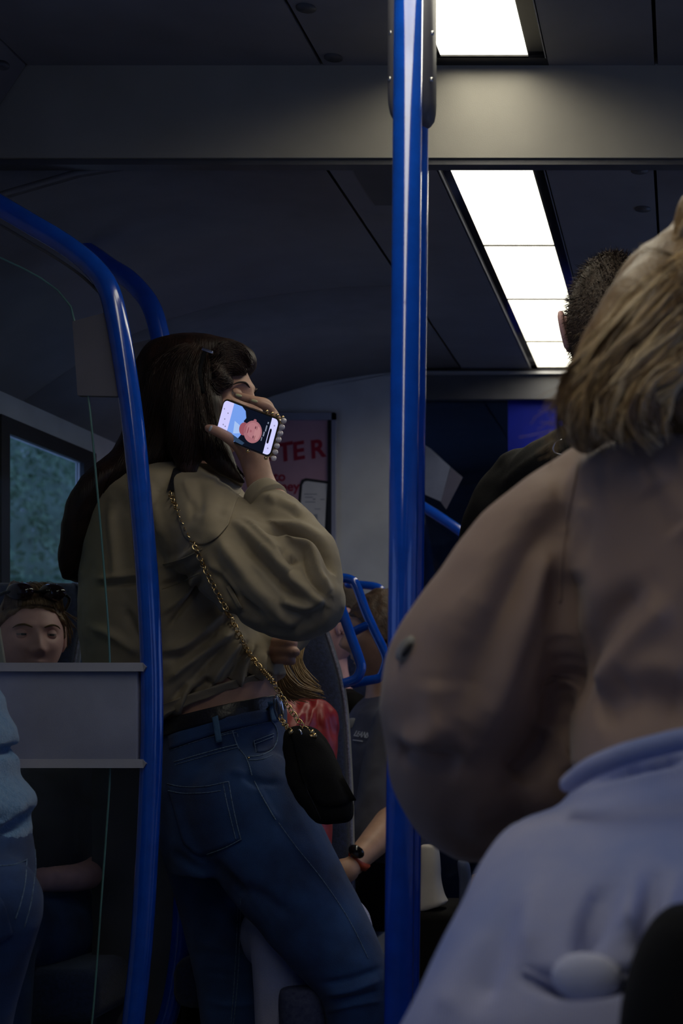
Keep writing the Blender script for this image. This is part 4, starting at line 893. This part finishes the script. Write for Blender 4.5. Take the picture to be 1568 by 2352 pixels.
gs = [[(1615,555,1.53),(1530,618,1.50),(1462,705,1.485),(1402,785,1.475),(1345,865,1.47),(1308,940,1.47)], [(1568,600,1.490),(1500,660,1.470),(1430,750,1.455),(1370,830,1.445),(1322,890,1.440),(1305,960,1.440),(1300,1010,1.445)], [(1568,640,1.470),(1510,700,1.450),(1440,790,1.435),(1385,860,1.425),(1345,920,1.420),(1335,980,1.425),(1360,1025,1.430)],
      [(1568,690,1.450),(1520,750,1.435),(1460,820,1.425),(1410,890,1.415),(1380,950,1.410),(1380,1000,1.415)], [(1575,740,1.440),(1530,790,1.430),(1475,850,1.420),(1430,905,1.410),(1410,960,1.410),(1440,1010,1.415)], [(1590,790,1.430),(1545,840,1.420),(1500,880,1.410),(1460,930,1.405),(1465,980,1.410),(1500,1015,1.420)], [(1610,840,1.430),(1575,880,1.420),(1540,920,1.415),(1525,970,1.420)]]
for m_, k_, r_ in ((M_blonds, 900, .0006), (M_blond2, 420, .0006), (M_blond3, 520, .0007)): obj('strands', strands(gs, k_, r_, 26, npt=15, wob=15, wl=1.3, clumps=34), m_, h2)
for m_, k_, r_ in ((M_blonds, 700, .0006), (M_blond2, 260, .0006), (M_blond3, 420, .0007)): obj('strands', strands([[(1640,540),(1540,610),(1440,730),(1350,880)], [(1575,600),(1490,690),(1400,810),(1325,920)], [(1560,650),(1470,770),(1390,870),(1330,960)], [(1568,720),(1480,810),(1420,890),(1390,970)], [(1568,800),(1500,860),(1450,920),(1440,990)], [(1568,860),(1530,920),(1520,970)]], k_, r_, 30, th, .012, npt=14, wob=14, wl=1.3, clumps=30), m_, h2)
for m_, k_, r_ in ((M_blonds, 260, .0006), (M_blond2, 140, .0006), (M_blond3, 240, .0007)): obj('strands', strands([[(1640,560),(1560,600),(1490,668),(1420,760)], [(1640,600),(1560,640),(1490,715),(1430,800)], [(1640,650),(1570,690),(1500,760),(1440,840)]], k_, r_, 26, th, .012, npt=14, wob=9, wl=1.2, clumps=20), m_, h2)
obj('curl', strands([[(1400,960,1.425),(1395,900,1.42),(1440,868,1.42),(1490,890,1.425),(1510,950,1.43),(1480,1005,1.435)], [(1412,985,1.43),(1410,915,1.42),(1445,885,1.42),(1480,905,1.42),(1495,960,1.43),(1450,1000,1.435)]], 400, .0005, 20, npt=14, wob=4, clumps=9), M_blonds, h2)
fly = MB()
for k in range(150):
    x0, y0 = random.choice([(1540,585),(1500,660),(1420,770),(1340,880),(1315,930),(1305,990)]); a = random.uniform(2.2, 4.6); L = random.uniform(30, 110); c_ = random.uniform(-.02, .02)
    pts = [P(x0+random.uniform(-10,10)+math.cos(a+c_*q*q*.6)*L*q/6, y0-math.sin(a+c_*q*q*.6)*L*q/6*.7+q*q*.8, 1.48) for q in range(7)]
    fly.tube(pts, .00028, seg=3, sub=1, round_cap=False)
obj('flyaways', fly, M_blonds, h2)
obj('bun_strands', strands([[(1600,440,1.55),(1566,475,1.545),(1556,540,1.545),(1572,590,1.55)], [(1620,460,1.54),(1586,495,1.535),(1576,545,1.535),(1600,590,1.54)], [(1552,565,1.53),(1540,600,1.52),(1570,625,1.51)]], 600, .00042, 12, npt=12, wob=4), M_blonds, h2)

o = obj('shoulder_bag', fuse(MB().rows([(2080,1540,1800,1.08,.03), (2110,1500,1840,1.08,.05), (2200,1450,1860,1.08,.06), (2350,1420,1880,1.08,.065), (2550,1430,1880,1.08,.05), (2600,1470,1860,1.08,.02)], e=3), .008, 3), M_suede, None); tag(o, 'black bag at the bottom right corner', 'bag'); settle(o)  # bag put in to account for the dark area in this corner

# ================================================================ the short-haired man
w3 = thing('person', 'short haired man in black jacket standing with his back turned', 'person', Vector((-.12, 2.6, 0)))
body = MB(); YM = 2.6
body.rows([(970,1355,1470,YM,.06), (1040,1300,1525,YM,.08), (1120,1220,1600,YM,.10), (1500,1220,1600,YM,.10), (1750,1230,1590,YM,.10)])
body.tube([P(1412,830,2.60), P(1412,900,2.60), P(1412,980,2.60)], [.055,.057,.075], seg=18)
for sx in (-1, 1): limb(body, [(1412+sx*90,1750,YM,.085), (1412+sx*100,2250,YM,.06), (1412+sx*100,2780,YM,.04)])
bm_ = fuse(body, .011, 3); hd_ = MB(); T3, R3 = head(hd_, P(1410, 765, 2.60), math.radians(176), .05, 1.06, 80)
obj('body', join(bm_, hd_), M_skin2, w3)
cap = MB(); n_ = 60; rings = []
for i in range(1, 44):
    t = math.pi*.66*i/43; ring = []
    for k in range(n_):
        a = 2*math.pi*k/n_; x, y, z = math.sin(t)*math.sin(a), -math.sin(t)*math.cos(a), math.cos(t)
        if y < -.55 and z < .55: y = -.55; 
        X, Y_, Z = .0775*x, .1015*y, .121*z
        if z < 0: X *= 1-.30*z*z*.9; Y_ *= 1-.40*z*z
        ring.append(T3((X, Y_+.004, Z+.004)))
    rings.append(ring)
cap.rings(rings); cm = cap.mesh('cap'); co, no = coords(cm)
h3 = obj('hair', cm, M_short, w3)
fz = MB()
for k in range(14000):
    i = random.randrange(len(co)); j = random.randrange(len(co)); p = Vector(co[i])+Vector((random.gauss(0,.003), random.gauss(0,.003), random.gauss(0,.003))); nrm = Vector(no[i])
    d = (nrm*.6+Vector((random.gauss(0,.35), random.gauss(0,.35), -.5+random.gauss(0,.3)))).normalized(); L = random.uniform(.006, .014)*(1.25 if p.z > H+.65 else .8)
    s_ = d.cross(nrm).normalized()*.0008; fz.add([p-s_, p+s_, p+d*L], [(0,1,2)])
obj('strands', fz, M_short, h3, False)
jk = MB()
jk.rows([(945,1330,1500,2.59,.085), (975,1318,1512,2.59,.095), (1000,1270,1585,YM,.12), (1040,1200,1640,YM,.135), (1090,1150,1690,YM,.145), (1180,1135,1710,YM,.145), (1450,1140,1700,YM,.14), (1750,1130,1690,YM,.15), (1790,1140,1680,YM,.13)], seg=40, sub=5)
limb(jk, [(1195,1105,YM,.058), (1155,1185,YM,.070), (1135,1330,YM,.070), (1120,1550,YM,.066), (1090,1720,2.48,.055), (1180,1760,2.35,.045)], 20)
limb(jk, [(1665,1090,YM,.065), (1715,1180,YM,.075), (1745,1350,YM,.072), (1765,1580,YM,.065), (1740,1760,YM,.055)], 20)
jm = fuse(jk, .009, 3); folds(jm, [(W((1300,990),(1200,1030),(1120,1080)), -.008, 14), (W((1290,1010),(1230,1060),(1140,1120)), .008, 14), (W((1190,1035),(1150,1065)), .006, 10)], rough=.006, rs=9)
j3 = obj('jacket', jm, M_blackj, w3); obj('ring', MB().tube([P(1290,1010,2.44), P(1276,1016,2.44), P(1270,1028,2.44), P(1275,1040,2.44), P(1288,1044,2.44)], .0018, seg=6), M_silver, j3)
tr_ = MB().rows([(1740,1185,1640,YM,.135), (1850,1180,1645,YM,.14), (1950,1190,1640,YM,.13)])
for sx in (-1, 1): limb(tr_, [(1412+sx*100,1900,YM,.1), (1412+sx*108,2300,YM,.075), (1412+sx*105,2850,YM,.06)])
obj('trousers', fuse(tr_, .011, 4), M_blackj, w3)
for sx in (-1, 1): sh = MB(); shoe(sh, (P(1412+sx*105,2850,YM).x, YM, 0), (0,1,0), 1.1); obj('shoe', sh, M_belt, w3)

# ================================================================ the person in blue fleece at the left edge
YF_ = 2.32
w4 = thing('person', 'person in pale blue fleece and dark jeans cut by the left edge', 'person', Vector((P(-170,0,YF_).x, YF_, 0)))
body = MB()
body.rows([(900,-240,-120,YF_,.07), (960,-300,-100,YF_,.09), (1200,-310,-110,YF_,.10), (1600,-300,-110,YF_,.10), (1950,-300,-60,YF_,.10)])
body.tube([P(-215,780,YF_), P(-200,920,YF_)], [.055,.07], seg=16, sub=1)
for x in (-240, -110): limb(body, [(x,1950,YF_,.07), (x+10,2500,YF_,.055), (x,3000,YF_,.04)])
limb(body, [(-170,1500,2.14,.035), (-225,1605,2.09,.028), (-262,1660,2.05,.03)])
hp_ = P(-268,1668,2.045)
for k, (dx, L) in enumerate(((-.026,.06), (-.009,.07), (.009,.067), (.025,.055))): body.tube([hp_+Vector((dx,-.005,0)), hp_+Vector((dx-.008,-.02,-L*.55)), hp_+Vector((dx-.004,-.008,-L))], [.010,.009,.008], seg=8)
body.tube([hp_+Vector((.03,-.01,.02)), hp_+Vector((.045,-.03,-.01)), hp_+Vector((.04,-.045,-.03))], [.011,.010,.008], seg=8)
bm_ = fuse(body, .006, 3); hd_ = MB(); T4, R4 = head(hd_, P(-215, 690, YF_), math.radians(-70), 0, 1.0, 56)
obj('body', join(bm_, hd_), M_skin, w4)
cc = P(-215,690,YF_); hr = MB().ball(cc+Vector((.028,-.01,.022)), (.088,.084,.104), 24); hr.tube([cc+Vector((.075,-.02,.0)), cc+Vector((.098,-.03,-.05)), cc+Vector((.085,-.03,-.15))], [.05,.042,.026], seg=16); obj('hair', fuse(hr, .008, 3), M_brown, w4)
fl_ = MB()
fl_.rows([(905,-250,-136,YF_,.085), (945,-330,-76,YF_,.12), (1100,-370,-60,YF_,.15), (1350,-370,-58,YF_,.15), (1500,-365,-56,YF_,.15), (1560,-360,-48,YF_,.15), (1600,-360,-21,YF_,.15), (1640,-360,-12,YF_,.15), (1668,-360,6,YF_,.15), (1700,-360,16,YF_,.15), (1714,-360,12,YF_,.15), (1724,-360,-8,YF_,.145), (1732,-360,-6,YF_,.145), (1742,-360,16,YF_,.15), (1760,-360,17,YF_,.15), (1785,-360,20,YF_,.15), (1800,-360,30,YF_,.15), (1830,-360,54,YF_,.155), (1850,-360,60,YF_,.155), (1866,-360,52,YF_,.15), (1874,-360,42,YF_,.15), (1900,-360,48,YF_,.15), (1930,-360,51,YF_,.15), (1948,-360,44,YF_,.14,-30)], seg=44, sub=4, e=2.2)
limb(fl_, [(-150,1000,2.24,.07), (-160,1250,2.17,.07), (-170,1500,2.14,.065), (-220,1600,2.1,.06)], 20)
flm = fuse(fl_, .008, 2, sub=1); folds(flm, [(W((60,1718),(20,1722),(-30,1735)), -.012, 8), (W((70,1872),(30,1895),(-20,1925)), -.014, 12), (W((60,1850),(20,1875),(-20,1900)), .008, 14)], rough=.002, rs=30); obj('fleece', flm, M_fleece, w4)
tr_ = MB().rows([(1920,-345,50,YF_,.135,-20), (1960,-345,55,YF_,.14), (2000,-345,58,YF_,.145), (2080,-340,52,YF_,.14), (2130,-335,34,YF_,.13), (2180,-330,12,YF_,.12)])
limb(tr_, [(-30,2080,2.26,.082), (-58,2200,2.28,.078), (-82,2350,2.3,.07), (-95,2600,YF_,.06), (-95,3000,YF_,.05)], 20); limb(tr_, [(-250,2100,YF_,.08), (-240,2500,YF_,.06), (-240,3000,YF_,.05)], 20)
tm = fuse(tr_, .008, 4, sub=1); e4 = obj('jeans', tm, M_denim, w4); t4 = bvh(tm)
for pl in ([(62,1972),(58,2030),(46,2080),(36,2110)], [(80,1940),(82,1985),(78,2030),(70,2080),(56,2130)], [(0,1988),(30,1986),(62,1975)]): obj('stitching', seam(t4, pl, .0008, .001), M_thread, e4)
obj('back_pocket', patch(t4, [(-40,2050),(0,2060),(18,2100)], [(-40,2170),(0,2165),(30,2145)], 8, 8, .001, .003, 2.2), M_denim, e4)
for x in (-95, -240): sh = MB(); shoe(sh, (P(x,3000,YF_).x, YF_, 0), (-.9,.3,0)); obj('shoe', sh, M_belt, w4)

# ================================================================ seated passengers
def seated(label, hx, hy, Y, yaw, skin_m, top_m, leg_m, s=1.0, look=(0,0), n=72, knee=-.42, shoulders=.2, pitch=0, fem=False, out=.04, fore=.20, legx=0, gap=.10, byaw=None):
    """body built from the head down: neck, torso, arms in the lap, thighs and shins"""
    c = P(hx, hy, Y); t = thing('person', label, 'person', Vector((c.x, Y, 0)), None); b = MB(); hz_ = .46
    zt = c.z-.20*s; sw = shoulders
    b.tube([c+Vector((0,.012,-.06)), c+Vector((0,.02,-.13)), c+Vector((0,.03,-.19))], [.052, .053, .065], seg=16)
    by = yaw if byaw is None else byaw; dirv = Vector((math.sin(by), -math.cos(by), 0)); side = Vector((math.cos(by), math.sin(by), 0))
    top = Vector((c.x, Y+.03, zt)); bot = Vector((c.x, Y+.03, hz_+.05))
    def ring(z, a, d): return [Vector((c.x, Y+.04, z))+side*(a*math.copysign(abs(math.cos(q))**.85, math.cos(q)))+dirv*(d*math.sin(q)) for q in np.linspace(0, 6.283, 29)[:-1]]
    def torso(k): return [ring(zt+.045, .05+k*.4, .05+k*.4), ring(zt+.025, sw*.62+k, .07+k), ring(zt, sw*.92+k, .09+k), ring(zt-.08, sw+k, .115+k), ring(zt-.22, sw*.92+k, .12+k), ring(zt-.38, sw*.82+k, .12+k), ring(hz_+.10, sw*.85+k, .13+k), ring(hz_, sw*.8+k, .11+k)]
    b.rings(torso(-.015)); cl_ = MB(); cl_.rings(torso(.005)); lg = MB()
    for sg in (-1, 1):
        sh_ = Vector((c.x, Y+.03, zt-.03))+side*sg*(sw*.9); el = sh_+Vector((0,0,-.27))+dirv*.07+side*sg*out; wr = el+dirv*fore-side*sg*.06+Vector((0,0,-.02))
        b.tube([sh_, el, wr, wr+dirv*.08], [.045,.037,.027,.03], seg=12); cl_.tube([sh_, sh_*.45+el*.55, el], [.062,.056,.05], seg=14)
        hp = Vector((c.x+legx, Y, hz_+.05))+side*sg*gap; kn = hp+dirv*(-knee)+Vector((0,0,.02)); ft = kn+Vector((0,0,-kn.z+.07))+dirv*.04
        b.tube([hp, hp*.4+kn*.6, kn, kn*.5+ft*.5, ft], [.06,.05,.042,.035,.03], seg=12); lg.tube([hp, hp*.4+kn*.6, kn, kn*.5+ft*.5, ft], [.092,.08,.066,.055,.048], seg=16)
        sh2 = MB(); shoe(sh2, (ft.x, ft.y, 0), dirv); obj('shoe', sh2, M_belt, t)
    bm_ = fuse(b, .011, 3); hd_ = MB(); T, R = head(hd_, c, yaw, pitch, s, n); lids(hd_, T, s)
    bo = obj('body', join(bm_, hd_), skin_m, t); eyes(T, R, bo, s, look)
    cm_ = fuse(cl_, .010, 3, sub=1); folds(cm_, [], rough=.006, rs=10); to = obj('top', cm_, top_m, t); obj('trousers', fuse(lg, .011, 3), leg_m, t)
    return t, T, bo, to, cm_
def hair_cap(T, parent, m, grow=.006, a=-.01, b=.85, n=44, bun=None, rough=.004, name='hair'):
    """scalp shell cut by a plane that rises from the nape to the hairline"""
    cap = MB(); rings = []
    for i in range(1, 40):
        t = math.pi*i/40; ring = []
        for k in range(n):
            q = 2*math.pi*k/n; x, y, z = math.sin(t)*math.sin(q), -math.sin(t)*math.cos(q), math.cos(t)
            X, Y, Z = (.074+grow)*x, (.098+grow)*y, (.117+grow)*z
            if z < 0: X *= 1-.25*z*z; Y *= 1-.3*z*z
            pl = a-b*Y-.25*max(0, abs(X)-.045)
            if Z < pl: Z = pl
            ring.append(T((X, Y+.003, Z)))
        rings.append(ring)
    cap.rings(rings)
    if bun: cap.ball(T(bun[:3]), bun[3], 16)
    me = fuse(cap, .005, 2); folds(me, [], rough=rough, rs=40); return obj(name, me, m, parent)

# woman behind the glass
t, T, bo, to, _ = seated('woman behind the glass screen with sunglasses pushed up on her hair', 68, 1466, 3.26, math.radians(35), M_skin2, M_tee, M_denim, .92, (.12,-.05), 120, shoulders=.165, knee=-.34, pitch=.03, byaw=0.0)
brows(T, bo, M_blond3)
M_rose = mat('hair_auburn', (.16,.09,.05), .5, c2=(.34,.22,.13), vs=60, bump=.5, bs=200)
h5 = hair_cap(T, t, M_rose, -0+.008, .004, .82, bun=(0,.09,.05,.05), rough=.005)
def loc_strands(T, guides, n, r, jit):
    m = MB(); G = [resample(g, 11) for g in guides]
    for _ in range(n):
        k = random.random()*(len(G)-1); i = int(k); f = k-i; g = G[i]*(1-f)+G[min(i+1, len(G)-1)]*f; j = np.random.normal(0, jit, 3)
        m.tube([T(tuple(p+j*(.4+q/12))) for q, p in enumerate(g)], r, seg=3, sub=1, round_cap=False)
    return m
gg = []
for x in np.linspace(-.07, .07, 8):
    q = 1-(x/.078)**2; gg.append([(x*.98, -.088*math.sqrt(max(.02, q))-.001, .080-3.2*x*x), (x*.93, -.080*math.sqrt(max(.02, q))-.004, .082), (x*.8, -.040, .116), (x*.5, .02, .128), (x*.3, .08, .08)])
obj('strands', loc_strands(T, gg, 420, .0007, .0035), M_rose, h5)
obj('strands', loc_strands(T, [[(.066,-.03,.06),(.078,-.02,.03),(.080,-.015,-.02)], [(.070,-.02,.07),(.090,-.02,.058),(.104,-.025,.052)]], 40, .0006, .003), M_rose, h5)
gl = obj('sunglasses', MB().tube([T((-.082,.03,.062)), T((-.078,-.05,.098)), T((-.03,-.080,.112)), T((0,-.085,.108)), T((.03,-.080,.112)), T((.078,-.05,.098)), T((.082,.03,.062))], .0035, seg=8), M_chan, t)
for sg in (-1, 1): obj('lens', MB().ball(T((sg*.035,-.070,.108)), (.030,.016,.020), 18), mat('lens_dark', (.02,.008,.012), .1, coat=.5), gl)
o = obj('card_case', MB().box(tuple(P(-40, 1560, 3.02)), (P(6,1440,3.02).x, 3.03, P(6,1440,3.02).z), .002), M_cream, None); o.data.transform(Matrix.Translation(P(0,1500,3.02)) @ Matrix.Rotation(-.16, 4, 'Y') @ Matrix.Translation(-P(0,1500,3.02))); tag(o, 'pale upright edge beside the face at the left border', 'phone'); settle(o)

# blonde passenger in red
t, T, bo, to, cm_ = seated('blonde passenger in red satin blouse half hidden by the handbag', 574, 1425, 3.26, math.radians(24), M_skin, M_red2, M_pale, 1.0, (0,0), 56, shoulders=.142, knee=-.38, out=-.02, fore=.10, legx=.07, gap=.055)
folds(cm_, [(W((690,1590),(720,1620),(735,1680)), -.006, 8), (W((705,1580),(690,1640),(670,1690)), .006, 8), (W((730,1590),(715,1650),(690,1700)), .006, 7), (W((750,1600),(760,1650),(770,1700)), -.005, 7), (W((660,1600),(700,1640)), -.005, 8)])
h6 = hair_cap(T, t, M_blonds, .008, -.03, .9)
obj('strands', strands([[(700,1380,3.2),(705,1450,3.18),(690,1520,3.14),(735,1580,3.12)], [(660,1500,3.14),(655,1540,3.12),(690,1580,3.11),(745,1598,3.12)], [(648,1500,3.14),(645,1560,3.12),(665,1600,3.11),(720,1605,3.12)], [(640,1520,3.14),(642,1580,3.12),(650,1620,3.11)]], 260, .0010, 6, npt=14), M_blonds, h6)
o = obj('tote_bag', fuse(MB().rows([(2266,650,725,2.80,.02), (2276,642,742,2.80,.03), (2310,640,748,2.80,.035), (2360,642,748,2.80,.035), (2600,640,748,2.80,.035), (2812,644,744,2.80,.03)]), .007, 3), mat('navy_print', (.012,.02,.07), .8, c2=(.05,.06,.12), vs=90), None); tag(o, 'navy patterned bag under the blonde passenger knees', 'bag'); settle(o)

# man with glasses
t, T, bo, to, cm_ = seated('close cropped man with glasses seen through the nearest grab handle', 752, 1432, 4.15, math.radians(-60), M_skin2, M_blackj, M_blackj, 1.1, (0,0), 64, shoulders=.2)
hair_cap(T, t, M_short, .002, .05, .30, rough=.0015)
obj('glasses', MB().tube([T((-.082,.01,.012)), T((-.080,-.05,.014)), T((-.070,-.092,.012)), T((-.03,-.104,.012)), T((0,-.108,.014)), T((.03,-.104,.012)), T((.070,-.092,.012)), T((.082,.01,.012))], .0022, seg=6), M_chan, t)

# passenger in the printed T-shirt
t, T, bo, to, cm_ = seated('brown haired passenger in charcoal printed T-shirt beside the blue pole', 884, 1462, 3.82, math.radians(-72), M_skin3, M_tee, M_blackj, .98, (0,0), 64, shoulders=.2)
hair_cap(T, t, mat('hair_mid_brown', (.035,.018,.010), .55, c2=(.09,.05,.028), vs=60, bump=.5), .010, -.02, .8)
t8 = bvh(cm_)
ha, hb = hit(t8, 811, 1690, .007, 3.75), hit(t8, 842, 1695, .007, 3.75); hu = hit(t8, 811, 1680, .007, 3.75)-ha
text('lettering', 'LEANS', (hb-ha).length*.36, M_print, ha, hb-ha, hu, to, bold=.0006)
ha, hb = hit(t8, 811, 1700, .007, 3.75), hit(t8, 832, 1703, .007, 3.75); obj('print_line', MB().tube([ha, hb], .0016, seg=6, sub=1), M_print, to)
h_ = hit(t8, 809, 1661, .008, 3.75); obj('emblem', MB().ball(h_, (.013,.003,.014), 18), M_print, to)
arm = MB(); limb(arm, [(905,1880,3.62,.042), (868,1925,3.52,.038), (832,1962,3.44,.031), (800,1990,3.38,.03)], 14); arm.ball(P(790,2000,3.36), (.035,.035,.03))
fm_ = obj('forearm', fuse(arm, .006, 3), M_skin3, bo)
wt = obj('watch', MB().tube([P(824,1966,3.40), P(814,1976,3.40)], .036, seg=20, sub=1, round_cap=False), mat('watch_strap_orange', (.45,.06,.015), .5), t)
obj('watch_case', MB().ball(P(818,1956,3.362), (.020,.010,.014), 14, Matrix.Rotation(.6, 3, 'Y')), M_chan, wt)

# things hanging beyond the pole
o = obj('paper_bag', fuse(MB().rows([(1940,962,1006,3.15,.02), (1975,962,1010,3.15,.028), (2020,962,1012,3.15,.032), (2055,955,1020,3.15,.036), (2078,950,1028,3.15,.038,-18), (2086,952,1024,3.15,.036,-20)], e=2.6), .005, 2), M_cream, None); tag(o, 'cream flared bag hanging just right of the blue pole', 'bag'); settle(o)
sc_ = thing('suitcase', 'dark upright suitcase behind the blue pole with yellow tag', 'suitcase', Vector((P(1030,2670,3.22).x, 3.22, 0)))
obj('shell', MB().box((P(950,2088,3.22).x, 3.10, .03), (P(1112,2088,3.22).x, 3.34, P(1000,2087,3.15).z), .02), M_blackj, sc_)
for dx in (-.05, .05): obj('wheel', MB().ball((P(1030,0,3.22).x+dx, 3.2, .018), (.012,.018,.018), 12), M_dark, sc_)
obj('bundle', fuse(MB().rows([(1975,1050,1070,3.2,.01), (1985,1050,1078,3.2,.016), (2020,1054,1082,3.2,.016), (2060,1054,1080,3.2,.016), (2092,1052,1080,3.2,.014)]), .004, 2), mat('slate_blue', (.06,.08,.16), .7), sc_)
obj('luggage_tag', MB().prism([P(x, y, 3.16) for x, y in ((1084,2010),(1096,2006),(1104,2030),(1094,2064),(1078,2062),(1076,2092),(1070,2092))], (0,0,0), (0,.008,0)), mat('yellow_card', (.45,.28,.01), .6), sc_, False)
